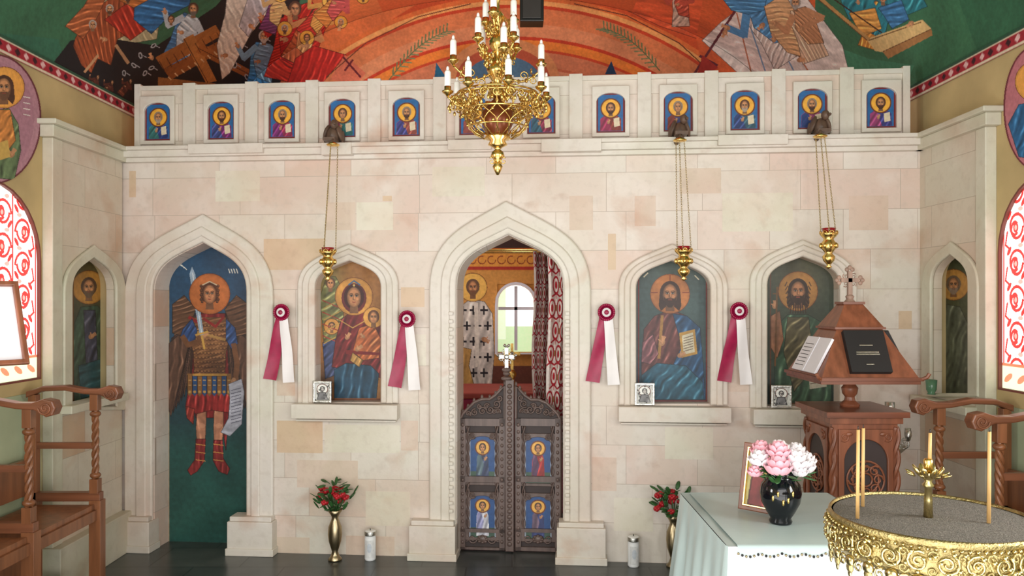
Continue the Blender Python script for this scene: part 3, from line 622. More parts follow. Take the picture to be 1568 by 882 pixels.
cv.robe([(296,486),(346,486),(354,508),(346,540),(344,576),(298,576),(296,540),(288,508)],(122,82,54),.3,1.1,.35); 
for j in range(11):
    for k in range(9): cv.arc(298+k*5.4+(j%2)*2.5,498+j*7,2.7,0,pi,.9,(70,42,30),6); cv.ell(298+k*5.4+(j%2)*2.5,498+j*7,.8,.8,(170,124,78))
cv.soft(312,525,10,22,(196,140,88),.35); cv.soft(334,525,8,22,(196,140,88),.3); cv.soft(322,560,26,12,(60,36,28),.4)
cv.line([(296,574),(346,574)],4,(176,132,66)); cv.line([(300,508),(344,520)],4,(170,130,76)); cv.line([(312,488),(330,500),(342,486)],4,(140,38,38)); cv.line([(290,486),(304,494)],5,(140,38,38))
cv.robe([(280,504),(294,488),(302,506),(298,522),(284,526),(276,516)],(50,78,128),1.,1.,.35); cv.robe([(346,488),(360,502),(364,526),(354,534),(346,520)],(50,78,128),1.,1.,.35)
cv.line([(280,516),(288,528),(310,521)],8,(118,78,52)); cv.hand(312,515,5,-.8); cv.line([(358,528),(363,556),(361,580)],8,(118,78,52)); cv.hand(358,584,5.5,1.5)
cv.poly([(290,420),(294,408),(299,420),(312,512),(306,514)],(156,176,194)); cv.line([(295,418),(309,512)],1.2,(222,228,232)); cv.line([(300,513),(318,508)],3,(206,160,80)); cv.line([(309,514),(313,534)],3.4,(206,160,80))
cv.robe([(350,588),(370,580),(374,600),(370,650),(352,668),(338,662),(350,640),(352,610)],(172,174,186),.2,.5,.15)
for k in range(11): cv.line([(354,598+k*5),(369,594+k*5)],1.,(70,70,90))
cv.robe([(284,622),(298,626),(296,650),(286,640)],(150,54,46)); cv.face(321,450,15,halo=(180,104,56),hr=2.05,hair=(84,48,34),skin=(190,128,90)); cv.line([(309,437),(321,431),(333,437)],1.6,(200,180,150))
for k in range(8): cv.ell(308+(k%2)*1.5,438+k*3.4,2.3,2.5,(78,46,32)); cv.ell(334-(k%2)*1.5,438+k*3.4,2.3,2.5,(78,46,32)); cv.ell(308+(k%2)*1.5,437.5+k*3.4,.9,.9,(130,84,54)); cv.ell(334-(k%2)*1.5,437.5+k*3.4,.9,.9,(130,84,54))
for k in range(4): cv.line([(270+k*4,400+k*3),(274+k*4,404+k*3)],1.5,(220,220,210)); cv.line([(350+k*4,412),(352+k*4,418)],1.5,(220,220,210))
cv.aged(.06,50)
b=B(MS); b.sheet(cv,screen_fn(-.19),M_PAINT); 
u0,u1=SP(236,500,-.2)[0]-.03,SP(396,500,-.2)[0]; b.bx(u0,u1,0,2.3,-.24,-.195,M_WOODDD); b.build('archangel_icon_door')
# Theotokos
cv=Cv(478,392,592,622,2.,(164,112,58)); cv.soft(500,420,24,60,(120,112,66),.9); cv.soft(500,590,20,40,(84,60,52),.8)
cv.robe([(490,455),(500,424),(514,424),(526,445),(526,500),(516,535),(496,525)],(120,120,74),.5,.7,.4,2); cv.robe([(494,525),(526,515),(526,570),(498,580)],(64,74,110),.8,.8,.35,2)
cv.face(506,434,8,halo=None,hair=(96,70,50)); cv.face(508,500,6,halo=(196,140,70),hair=(96,70,50))
for k in range(4): cv.line([(494,460+k*18),(522,472+k*18)],1.6,(160,60,48)); cv.line([(522,458+k*18),(496,472+k*18)],1.6,(186,150,76))
cv.robe([(508,562),(514,520),(522,490),(541,474),(566,476),(583,500),(586,580),(560,570),(535,566)],(112,36,38),1.1,.7,.4,4)
cv.robe([(512,566),(530,556),(568,560),(580,572),(576,612),(512,612)],(38,74,98),1.4,.6,.35,7); cv.line([(508,612),(590,612)],4,(140,84,48)); cv.robe([(496,590),(512,586),(512,612),(494,612)],(130,84,48),1.4,.6,.3,2)
cv.robe([(550,502),(572,496),(584,520),(580,548),(556,552),(540,538)],(186,102,58),.8,.9,.4,2); cv.poly([(530,536),(582,540),(582,544),(530,542)],(126,34,34)); cv.robe([(540,540),(556,552),(550,562),(536,552)],(196,150,84),1.,1.,.3)
cv.face(542,454,16,halo=(196,140,68),hr=1.78,veil=(104,36,40),skin=(190,132,90)); cv.face(572,486,9.5,halo=(206,150,74),hr=1.65,hair=(100,60,40)); cv.hand(548,534,5,-.6); cv.hand(532,516,4.5,-1.); cv.hand(556,515,3.5,-2.4)
cv.line([(534,436),(542,430),(551,436)],2,(60,110,150)); cv.line([(520,490),(540,502),(558,492)],1.5,(196,150,80)); cv.ell(542,437,1.6,1.6,(226,190,110)); border(cv,488,394,584,613,(96,54,34)); cv.aged(.06,40)
b=B(MS); b.sheet(cv,screen_fn(-.1),M_PAINT); b.bx(SP(478,400)[0],SP(592,400)[0],SP(500,622)[1],SP(500,394)[1],-.14,-.105,M_WOODDD); b.build('theotokos_icon')
# Christ
cv=Cv(968,392,1094,624,2.,(60,80,80)); cv.soft(1030,400,60,40,(80,88,76),.6); cv.poly([(968,556),(1094,556),(1094,624),(968,624)],(40,68,86)); cv.soft(1030,556,80,18,(48,72,84),.8)
cv.robe([(982,560),(986,504),(1002,484),(1028,474),(1052,484),(1072,502),(1076,570),(1080,612),(984,612)],(94,52,50),1.2,.6,.4,3)
cv.robe([(1030,480),(1052,484),(1072,502),(1077,560),(1080,612),(990,612),(1002,570),(1030,560),(1044,530)],(36,74,110),1.2,.55,.45,1)
cv.robe([(982,575),(1006,556),(1050,560),(1076,585),(1078,612),(984,612)],(40,88,110),.9,.6,.4,5); cv.line([(1014,484),(1009,548)],4.5,(160,118,62)); cv.robe([(984,524),(1000,512),(1008,542),(996,558),(982,554)],(128,80,86),1.,.8,.4,8)
cv.poly([(1040,510),(1064,504),(1068,542),(1044,548)],(186,142,66)); cv.poly([(1044,514),(1061,509),(1064,539),(1047,543)],(212,202,174)); 
for k in range(6): cv.line([(1047,518+k*4),(1061,514+k*4)],1.,(90,50,40))
cv.hand(1014,524,6,-1.3); cv.hand(1042,544,5,-.4); cv.face(1026,450,16.5,halo=(166,104,56),hr=1.8,hair=(58,34,24),beard=(64,38,28),long=True,skin=(178,122,84))
cv.line([(1026,421),(1026,430)],1.6,(120,50,34)); cv.line([(997,448),(1007,448)],1.6,(120,50,34)); cv.line([(1045,448),(1055,448)],1.6,(120,50,34)); border(cv,978,396,1082,614,(116,44,36)); cv.line([(986,424),(992,418)],2,(210,200,170)); cv.line([(1064,422),(1070,428)],2,(210,200,170)); cv.aged(.06,40)
b=B(MS); b.sheet(cv,screen_fn(-.1),M_PAINT); b.bx(SP(968,400)[0],SP(1094,400)[0],SP(1000,624)[1],SP(1000,394)[1],-.14,-.105,M_WOODDD); b.build('christ_icon')
# John the Baptist
cv=Cv(1168,386,1292,628,2.,(58,70,56)); cv.soft(1228,410,60,50,(84,80,56),.8); cv.poly([(1168,580),(1292,580),(1292,628),(1168,628)],(44,62,58)); cv.soft(1228,580,80,18,(50,66,56),.8)
cv.robe([(1186,524),(1192,496),(1206,482),(1238,482),(1262,496),(1272,540),(1274,620),(1186,620)],(58,86,66),1.2,.55,.45,3); cv.robe([(1206,486),(1238,486),(1248,560),(1216,600),(1200,540)],(90,84,60),.9,.7,.4,5)
cv.robe([(1180,484),(1194,476),(1200,520),(1190,548),(1180,532)],(150,104,76),1.4,.4,.25); cv.hand(1186,468,5,-1.5); cv.hand(1236,534,5,-.3); cv.line([(1190,440),(1187,560)],2.5,(110,76,42)); cv.line([(1184,450),(1196,450)],2,(110,76,42))
cv.poly([(1236,544),(1262,540),(1266,592),(1240,596)],(186,180,162)); 
for k in range(8): cv.line([(1241,550+k*5.4),(1261,547+k*5.4)],1.,(80,60,50))
cv.face(1222,446,16.5,halo=(160,114,58),hr=1.8,hair=(50,34,24),beard=(56,38,28),long=True,skin=(162,112,78)); 
for k in range(7): cv.line([(1212+k*3.4,466),(1210+k*4,480)],1.6,(56,36,26)); cv.line([(1205+k*1.,432+k*6),(1202+k*.8,438+k*6)],1.6,(78,54,38)); cv.line([(1239-k*1.,432+k*6),(1242-k*.8,438+k*6)],1.6,(78,54,38))
border(cv,1180,390,1278,618,(100,66,44)); cv.aged(.06,40)
b=B(MS); b.sheet(cv,screen_fn(-.1),M_PAINT); b.bx(SP(1168,400)[0],SP(1292,400)[0],SP(1200,628)[1],SP(1200,388)[1],-.14,-.105,M_WOODDD); b.build('john_the_baptist_icon')

# ================================================================ side return piers with niches
def nichehole(P,xl,xr,ys,ya,yb): return [P(xl,yb)]+[P(*p) for p in arch(xl,xr,ys,ya)]+[P(xr,yb)]
par=empty('stone_side_pier')
b=B(ML); YSl=5.56
hl=nichehole(LP,106,174,445,394,622)
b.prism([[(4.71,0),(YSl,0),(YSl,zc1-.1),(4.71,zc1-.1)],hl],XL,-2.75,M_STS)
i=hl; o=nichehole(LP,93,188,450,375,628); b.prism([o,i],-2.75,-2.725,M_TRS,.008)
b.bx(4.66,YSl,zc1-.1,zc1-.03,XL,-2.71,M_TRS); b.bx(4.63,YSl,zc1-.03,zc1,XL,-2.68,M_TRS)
b.bx(4.68,YSl,0,.28,XL,-2.68,M_TRS); b.bx(4.695,4.80,.28,zc1-.1,XL,-2.735,M_TRS)
y0,z0=LP(90,622); y1,_=LP(180,622); b.bx(y0,y1,z0-.05,z0,XL,-2.67,M_TRS)
b.build('pier_body',par,.005)
cv=Cv(96,380,184,632,1.5,(60,66,50)); cv.soft(140,420,40,50,(104,92,54),.9); cv.robe([(112,500),(124,470),(150,468),(166,490),(170,622),(114,622)],(60,84,68),1.3,.6,.35,2)
cv.robe([(128,475),(146,475),(150,560),(132,570)],(70,72,90),1.2,.7,.3); cv.hand(140,515,5,-.6); cv.robe([(120,560),(160,548),(163,600),(124,610)],(44,84,92),.5,.6,.3,4); cv.face(136,440,13,halo=(176,126,58),hair=(84,60,46),beard=(104,84,66)); border(cv,112,398,174,624,(110,74,40)); cv.aged(.06,40)
b=B(ML); b.sheet(cv,side_fn(-2.86,1),M_PAINT); b.build('saint_icon')
par=empty('stone_side_pier')
b=B(MR); YSr=5.14; hr_=nichehole(RP,1430,1487,436,389,602)
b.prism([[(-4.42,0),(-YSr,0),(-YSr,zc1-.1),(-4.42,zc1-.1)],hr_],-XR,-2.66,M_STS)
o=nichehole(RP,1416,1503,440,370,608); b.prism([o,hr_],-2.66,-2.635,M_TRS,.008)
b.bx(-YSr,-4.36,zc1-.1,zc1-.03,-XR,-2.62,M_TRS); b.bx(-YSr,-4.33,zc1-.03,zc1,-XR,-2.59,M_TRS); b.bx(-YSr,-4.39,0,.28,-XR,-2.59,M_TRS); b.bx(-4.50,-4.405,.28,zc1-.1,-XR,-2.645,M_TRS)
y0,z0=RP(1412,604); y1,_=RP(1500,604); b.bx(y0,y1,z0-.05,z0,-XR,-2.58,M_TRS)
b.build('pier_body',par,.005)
cv=Cv(1412,376,1498,612,1.5,(80,86,60)); cv.robe([(1432,480),(1450,466),(1470,470),(1484,500),(1486,604),(1432,604)],(100,108,90),1.3,.6,.3,2); cv.face(1460,436,12,halo=(186,136,66),hair=(120,100,80),beard=(150,130,110)); border(cv,1430,392,1490,604,(120,90,50)); cv.aged(.06,40)
b=B(MR); b.sheet(cv,side_fn(2.77,-1),M_PAINT); b.build('saint_icon')

# ================================================================ ROYAL DOORS
rd=empty('royal_doors'); wd=-.17
Sd=lambda p:[SP(x,y,wd) for x,y in p]
b=B(MS)
leafL=[(705,846),(705,642),(709,633),(717,625),(726,616),(738,611),(750,611),(759,605),(767,596),(773,590),(773,846)]
leafR=[(1563-x,y+1) for x,y in leafL][::-1]
def leaf(pts):
    P=Sd(pts); P=[(u,max(z,.015)) for u,z in P]; b.prism([P],wd-.025,wd,M_WOODDD)
    b.tube([(u,z,wd+.006) for u,z in P],.012,M_WOODD,6,True)
def uz(x,y): return SP(x,y,wd)
leaf(leafL); leaf(leafR)
for sgn,xa_,xb_ in((1,705,773),(-1,790,858)):
    for y0,y1 in((640,652),(728,738),(808,815),(836,846)):
        (u0,z1),(u1,z0)=uz(xa_,y0),uz(xb_,y1); b.bx(u0,u1,max(z0,.01),z1,wd,wd+.022,M_WOODD)
    for x0,x1 in((xa_,xa_+8),(xb_-8,xb_)):
        (u0,z1),(u1,z0)=uz(x0,640),uz(x1,846); b.bx(u0,u1,.01,z1,wd,wd+.022,M_WOODD)
    for ya,yb in((652,728),(738,808)):
        for x in(xa_+12,xb_-12):     # twisted colonnettes
            u,za=uz(x,ya);_,zb=uz(x,yb)
            for q in range(2):
                b.tube([(u+.008*math.cos(t*14+q*pi),za+(zb-za)*t,wd+.018+.008*math.sin(t*14+q*pi)) for t in np.linspace(0,1,34)],.0065,M_WOODD,5)
        ucx,zcn=uz((xa_+xb_)/2,(ya+yb)/2); hw=.095
        zt_=uz(0,ya)[1];zb_=uz(0,yb)[1]
        ho=[(ucx-hw,zb_+.02),(ucx+hw,zb_+.02),(ucx+hw,zt_-.085)]+[(ucx+hw*math.cos(t),zt_-.085+.06*math.sin(t)) for t in np.linspace(.1,pi-.1,12)]+[(ucx-hw,zt_-.085)]
        b.prism([[(ucx-hw-.03,zb_),(ucx+hw+.03,zb_),(ucx+hw+.03,zt_),(ucx-hw-.03,zt_)],ho],wd,wd+.016,M_WOODD,.003)
        for sx in(-1,1):
            for k in range(2): b.spiral((ucx+sx*(hw*.75),zt_-.025,wd+.018),(sx,0,0),(0,1,0),.022,1.3,M_WOODD,.005,0.5+k*3,12)
        cv=Cv(-10,-18,10,18,3.8,(40,76,130)); cv.poly([(-10,-18),(10,-18),(10,18),(-10,18)],(170,176,190)); cv.poly([(-8.8,-17.2),(8.8,-17.2),(8.8,16.8),(-8.8,16.8)],(46,84,140)); k=(ya>700)*2+(sgn<0)
        cv.poly([(-8.8,9),(8.8,9),(8.8,16.8),(-8.8,16.8)],(70,96,80))
        cv.robe([(-4.6,15.5),(-4.4,0),(-2.8,-5),(2.8,-5),(4.4,0),(4.6,15.5)],[(60,70,100),(160,44,44),(206,206,216),(60,70,120)][k],1.3,1.6,.3,k,False); cv.robe([(-4.4,11),(-4.,-2),(-1.6,-4.6),(1,4),(-1,12)],[(90,110,120),(90,60,90),(150,150,190),(110,90,110)][k],1.3,1.6,.3,k+4,False); cv.face(0,-8.2,2.8,halo=(226,170,80),hr=1.7); cv.hand(2,0,1.2,-1)
        b.sheet(cv,lambda X,Y:np.stack([ucx+X*.0097,(zt_+zb_)/2-.002-Y*(zt_-zb_)*.0265,np.full_like(X,wd+.004)],-1),M_PAINT)
    u,z=uz((xa_+xb_)/2,825)
    b.ell((u,z,wd+.008),(.035,.03,.014),M_WOODD); 
    for k in range(8): a=k*pi/4; b.ell((u+.03*math.cos(a),z+.022*math.sin(a),wd+.012),(.014,.011,.01),M_WOODD,8,6)
    for sx in(-1,1):
        b.spiral((u+sx*.07,z,wd+.012),(sx,0,0),(0,1,0),.032,1.5,M_WOODD,.007,pi,16); b.spiral((u+sx*.115,z,wd+.012),(-sx,0,0),(0,-1,0),.028,1.4,M_WOODD,.006,pi,16)
    for k,(dx,dy,r) in enumerate([(.0,.0,.03),(-.055,-.01,.026),(.055,.008,.03),(.1,.05,.03),(-.1,-.02,.02),(.03,.035,.02),(-.02,.03,.018),(.085,.0,.018),(.12,.09,.022),(.11,.0,.02)]):
        uu,zz_=uz((xa_+xb_)/2,628); b.spiral((uu+sgn*dx,zz_+dy-.005,wd+.01),(sgn,0,0),(0,1,0),r,1.6,M_WOODD,.0065,k*1.3,16)
        b.ell((uu+sgn*dx,zz_+dy-.005,wd+.012),(.009,.009,.008),M_WOODD,8,6)
    for (x,y) in(leafL[2:10] if sgn==1 else leafR[1:9]):
        u,z=uz(x,y); b.ell((u,z+.012,wd),(.011,.02,.01),M_WOODD,8,6)
    for k in range(18):
        for x in(xa_+4,xb_-4):
            u,z=uz(x,650+k*10.5); b.ell((u,z,wd+.023),(.011,.014,.006),M_WOODD,8,6)
# centre stile with bulb finial and cross
u,zb_=uz(781,586); 
b.bx(u-.028,u+.028,.01,zb_+.02,wd-.01,wd+.04,M_WOODD)
for k in range(30): b.ell((u,.06+k*.038,wd+.042),(.018,.017,.008),M_WOODD,8,6)
u,_=uz(776,583)
for z,r in((zb_+.03,.04),(zb_+.065,.026),(zb_+.09,.034)): b.ell((u,z,wd+.015),(r,.018,.02),M_WOODD)
cz=zb_+.17
b.bx(u-.012,u+.012,cz-.1,cz+.075,wd,wd+.02,M_SILV); b.bx(u-.05,u+.05,cz+.0,cz+.024,wd,wd+.02,M_SILV)
for dx,dz in((-.05,.012),(.05,.012),(0,.08)):
    for q in((0,0),(.014,.012),(-.014,.012),(0,-.014)): b.ell((u+dx+q[0],cz+dz+q[1],wd+.01),(.011,.011,.01),M_SILV,8,6)
b.ell((u,cz+.012,wd+.018),(.02,.02,.01),M_SILV); 
for k in range(8): a=k*pi/4+.4; b.spiral((u+.04*math.cos(a),cz+.012+.04*math.sin(a),wd+.008),(1,0,0),(0,1,0),.016,1.2,M_SILV,.0036,a,10)
b.build('door_leaves',rd)

# curtain behind the royal doors
cv=Cv(0,0,40,130,3.8,(222,212,204))
for j in range(9):
    for k in range(4):
        x=5+k*10+(j%2)*5; y=7+j*15; cv.ell(x,y,4.4,6.2,(170,30,46)); cv.ell(x,y,3.1,4.6,(226,216,208)); cv.ell(x,y,1.5,2.6,(176,34,48)); cv.line([(x-5,y+7.5),(x,y+5.4),(x+5,y+7.5)],1.3,(170,30,46)); cv.ell(x+5,y,1.,2.2,(130,120,70)); cv.line([(x,y+6),(x,y+9)],1.,(170,30,46))
def cfn(x0,x1,y0,y1,w,nf):
    (u0,zt2),(u1,zb2)=SP(x0,y0,w),SP(x1,y1,w)
    return lambda X,Y:np.stack([u0+(u1-u0)*X/40+.01*np.sin(Y/20),zt2+(zb2-zt2)*Y/130,w+.035*np.sin(X/40*2*pi*nf)+.01*np.sin(X/3+Y/30)],-1)
b=B(MS); b.sheet(cv,cfn(838,884,385,690,-.40,3),M_CLOTHP); b.build('curtain')
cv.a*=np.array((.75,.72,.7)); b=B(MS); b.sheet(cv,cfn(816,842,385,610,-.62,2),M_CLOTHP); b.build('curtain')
b=B(MS); (u0,z0),(u1,_)=SP(690,385,-.4),SP(890,385,-.4); b.tube([(u0-.1,z0+.01,-.4),(u1+.1,z0+.01,-.4)],.012,M_GOLD,8); b.tube([(u0-.1,z0+.01,-.62),(u1+.1,z0+.01,-.62)],.012,M_GOLD,8); b.tube([(u0-.1,z0+.01,-.62),(u0-.1,z0+.01,-.3)],.01,M_GOLD); b.tube([(u1+.1,z0+.01,-.62),(u1+.1,z0+.01,-.3)],.01,M_GOLD); b.build('curtain_rod')
# altar table in sanctuary
b=B(); b.bx(-.55,.45,6.5,7.2,0,.95,M_MAR); b.bx(-.58,.48,6.47,7.23,.95,1.0,mat('altar_cover',(150,60,50),.7))
b.build('altar_table',None,.01)
b=B(); p=(-.0,6.62,1.0); b.lathe([(.08,0),(.085,.02),(.03,.05),(.02,.1),(.04,.14),(.02,.18)],M_GOLDD,p); b.bx(p[0]-.012,p[0]+.012,p[1]-.01,p[1]+.01,1.17,1.4,M_GOLDD); b.bx(p[0]-.07,p[0]+.07,p[1]-.01,p[1]+.01,1.3,1.33,M_GOLDD); b.build('altar_cross')

# ================================================================ CHANDELIER
Yc=4.0; c0=W(762,0,Yc); X0=c0.x
def zz(y): return CH+(HY-y)/F*Yc
k=Yc/F
b=B(Matrix.Translation((X0,Yc,0)))
prof=[(2,268),(5,262),(8,255),(4,249),(5,245),(11,240),(9,233),(4,229),(7,226),(15,222),(12,216),(20,211),(16,206)]
b.lathe([(r*k,zz(y)) for r,y in prof],M_GOLD,seg=20)
for q in range(6):
    a=q*pi/3; b.spiral((.03*math.cos(a),.03*math.sin(a),zz(247)),(math.cos(a),math.sin(a),0),(0,0,1),.02,1.2,M_GOLD,.003,1)
def br_(y):
    t=(y-150)/(212-150); return (16+40*math.sqrt(max(0,1-t**2.0)))*k
ys_=np.linspace(150,211,12)
for q in range(14):
    a=2*pi*q/14
    b.tube([(br_(y)*math.cos(a+.25*math.sin((y-150)/10)),br_(y)*math.sin(a+.25*math.sin((y-150)/10)),zz(y)) for y in ys_],.0036,M_GOLD,5)
    b.tube([(br_(y)*math.cos(a-.25*math.sin((y-150)/10)),br_(y)*math.sin(a-.25*math.sin((y-150)/10)),zz(y)) for y in ys_],.003,M_GOLDD,5)
    for y in(162,178,193): r=br_(y)+.003; b.ell((r*math.cos(a+.1),r*math.sin(a+.1),zz(y)),(.008,.008,.009),M_GOLD,6,4)
b.lathe([(.5*k,zz(218)),(16*k,zz(205)),(24*k,zz(190)),(24*k,zz(172)),(14*k,zz(160)),(5*k,zz(150))],mat('amber_inner',(120,60,30),.3,.4),seg=16)
for y,r,th in((150,58,.007),(146,62,.005),(172,br_(172)/k+1,.005),(196,br_(196)/k+1,.005)):
    b.tube([(r*k*math.cos(t),r*k*math.sin(t),zz(y)) for t in np.linspace(0,2*pi,48,endpoint=False)],th,M_GOLD,6,True)
prof=[(10,150),(14,142),(6,132),(9,122),(18,112),(20,106),(10,98),(5,90),(7,80),(14,72),(16,64),(9,56),(4,48),(6,38),(11,30),(12,24),(5,16),(3,6),(5,0),(8,-6),(3,-14),(2,-60)]
b.lathe([(r*k*.85,zz(y)) for r,y in prof],M_GOLD,seg=16)
b.tube([(0,0,zz(-50)),(0,0,ZS+BV-.02)],.006,M_GOLDD,6); b.lathe([(.02,ZS+BV-.1),(.07,ZS+BV-.04),(.07,ZS+BV-.01)],M_GOLD,seg=16)
def candle(x,y,z,h=.10):
    b.lathe([(.006,-.03),(.012,-.022),(.026,-.012),(.03,-.004),(.02,0),(.017,.004),(.017,.02)],M_GOLD,(x,y,z),12); b.lathe([(.0165,.008),(.0162,h-.01),(.010,h)],M_BULB,(x,y,z),12); b.ell((x,y,z+h+.008),(.0075,.0075,.014),M_BULB,8,6)
def arm(a,r,yb,yt,r0=.05,sc_=1.):
    ca,sa=math.cos(a),math.sin(a); E=(ca,sa,0); z0,z1=zz(yb),zz(yt)
    P=[]
    for t in np.linspace(0,1,16):
        rr=r0+(r-r0)*t; P.append((rr*ca,rr*sa,z0+(z1-z0)*t**2-.05*sc_*math.sin(pi*t)))
    b.tube(P,.0055,M_GOLD,6); m=P[8]
    b.spiral((m[0],m[1],m[2]+.03),E,(0,0,1),.03*sc_,1.6,M_GOLD,.004,pi*1.4); b.spiral((P[12][0],P[12][1],P[12][2]-.024),E,(0,0,1),.024*sc_,1.5,M_GOLD,.0035,pi*.4); b.spiral((P[4][0],P[4][1],P[4][2]-.02),E,(0,0,1),.028*sc_,1.5,M_GOLD,.0035,0)
    b.spiral((P[11][0],P[11][1],P[11][2]+.03),(-sa,ca,0),(0,0,1),.022*sc_,1.4,M_GOLD,.003,0)
    for j in(3,6,9,12): b.ell((P[j][0]+.012*sa,P[j][1]-.012*ca,P[j][2]-.004),(.007,.007,.012),M_GOLDD,6,4); b.ell((P[j][0]-.012*sa,P[j][1]+.012*ca,P[j][2]+.004),(.007,.007,.012),M_GOLD,6,4)
    candle(P[-1][0],P[-1][1],P[-1][2]+.03)
for q in range(8): arm(q*pi/4+.22,.255,150,152,.12)
for q in range(4): arm(q*pi/2+.15,.225,112,103,.03,.9)
for q in range(4): arm(q*pi/2+.7,.125,80,74,.02,.7)
for q in range(3): arm(q*2*pi/3+.3,.085,42,36,.02,.6)
for q in range(24):
    a=2*pi*q/24; r=.238; E=(-math.sin(a),math.cos(a),0); b.spiral((r*math.cos(a),r*math.sin(a),zz(158)),E,(0,0,1),.024,1.5,M_GOLD,.0038,0,sgn=1 if q%2 else -1)
    b.ell((.248*math.cos(a+.1),.248*math.sin(a+.1),zz(167)),(.007,.007,.013),M_GOLD,6,4)
    r=.2; b.spiral((r*math.cos(a+.1),r*math.sin(a+.1),zz(162)),(math.cos(a),math.sin(a),0),(0,0,1),.022,1.4,M_GOLDD,.0035,1.)
b.tube([(.232*math.cos(t),.232*math.sin(t),zz(153)) for t in np.linspace(0,2*pi,40,endpoint=False)],.0045,M_GOLD,5,True)
for q in range(12):
    a=2*pi*q/12
    b.tube([(.01+.055*math.sin(pi*t)*1.0*math.cos(a)+.0,.055*math.sin(pi*t)*math.sin(a),zz(60)+(zz(20)-zz(60))*t) for t in np.linspace(0,1,8)],.0025,M_GOLD,5)
    b.ell((.06*math.cos(a),.06*math.sin(a),zz(98)),(.009,.009,.018),M_GOLD,6,5); b.ell((.085*math.cos(a),.085*math.sin(a),zz(138)),(.010,.010,.016),M_GOLDD,6,5)
b.build('chandelier')
# small black loudspeaker/spot box hung above
b=B(); p=W(814,18,5.0); b.box(p,(.15,.12,.16),M_BLACK); b.box(p-Vector((0,.065,0)),(.12,.01,.13),M_RODD); b.tube([p+Vector((0,0,.07)),(p.x,p.y,ZS+BV*.995)],.012,M_RODD); b.build('ceiling_speaker',None,.008)

# ================================================================ HANGING OIL LAMPS
M_WOODB=wood('bracket_wood',(100,78,64),.5)
def lamp(x,yt,yb,xb,ybr):
    w=.30; L=empty('hanging_oil_lamp'); u,zb=SP(x,yb,w); _,zt_=SP(x,yt,w); h=zt_-zb
    b=B(MS@Matrix(((1,0,0,u),(0,0,1,zb),(0,-1,0,w),(0,0,0,1))))   # local: x=u, y=-w, z=up
    P=[(.004,0),(.012,.03),(.022,.05),(.01,.09),(.018,.13),(.034,.2),(.04,.3),(.022,.37),(.03,.42),(.046,.5),(.05,.6),(.034,.68),(.03,.72),(.05,.80),(.058,.86),(.045,.88)]
    b.lathe([(r*.95,z*h) for r,z in P],M_GOLD,seg=20,lobes=8,amp=.06)
    b.lathe([(.036,.86*h),(.038,.93*h),(.042,.98*h),(.036,.98*h)],M_REDG,seg=16)
    for k in range(8):
        a=k*pi/4; b.ell((.048*math.cos(a),.048*math.sin(a),.56*h),(.012,.012,.018),M_GOLD,6,5); b.spiral((.052*math.cos(a),.052*math.sin(a),.86*h),(-math.sin(a),math.cos(a),0),(0,0,1),.015,1.3,M_GOLD,.0032)
    uu,zz2=SP(xb,ybr,.2); ztop=zz2-zb; du=(uu-u)
    nn_=64
    for q in range(3):
        a=q*2*pi/3+.3; sx,sy=.05*math.cos(a),.05*math.sin(a); ex,ey=du+.03*math.cos(a),.1+.03*math.sin(a)
        for i in range(nn_):
            t=i/(nn_-1); p0=Vector((sx+(ex-sx)*t,sy+(ey-sy)*t,.86*h+(ztop-.86*h)*t)); rad=.0042
            lk=[]
            for kk in range(6):
                aa=kk*pi/3; o=Vector((math.cos(aa)*rad,0,math.sin(aa)*rad*2)) if i%2 else Vector((0,math.cos(aa)*rad,math.sin(aa)*rad*2)); lk.append(p0+o)
            b.tube(lk,.0012,M_BRASS,4,True)
    b.lathe([(.01,0),(.04,.004),(.045,.012),(.012,.03)],M_GOLD,(du,.1,ztop-.01),16)
    b.build('lamp',L)
    b=B(MS); u2,z2=SP(xb,ybr-14,.1); dw=M_WOODB
    b.bx(u2-.04,u2+.04,zc1-.0,zc1+.02,.0,.2,dw); b.ell((u2,z2-.0,.1),(.045,.06,.05),dw); b.ell((u2+.02,z2+.07,.14),(.026,.032,.03),dw); b.ell((u2+.035,z2+.065,.18),(.01,.01,.022),dw,8,6)
    for sg in(-1,1): b.ell((u2+sg*.045,z2+.02,.09),(.018,.06,.05),dw,10,8,Matrix.Rotation(sg*.3,3,'Z')); b.ell((u2+sg*.06,z2-.01,.07),(.012,.05,.03),dw)
    b.tube([(u2,z2-.03,.1),(u2,z2-.045,.16),(uu,zz2+.035,.2),(uu,zz2+.0,.2)],.009,dw,6); b.ell((u2-.02,z2-.06,.08),(.02,.03,.04),dw)
    b.build('bracket',L)
lamp(502,378,430,510,222); lamp(1047,376,430,1041,215); lamp(1269,348,412,1256,209)

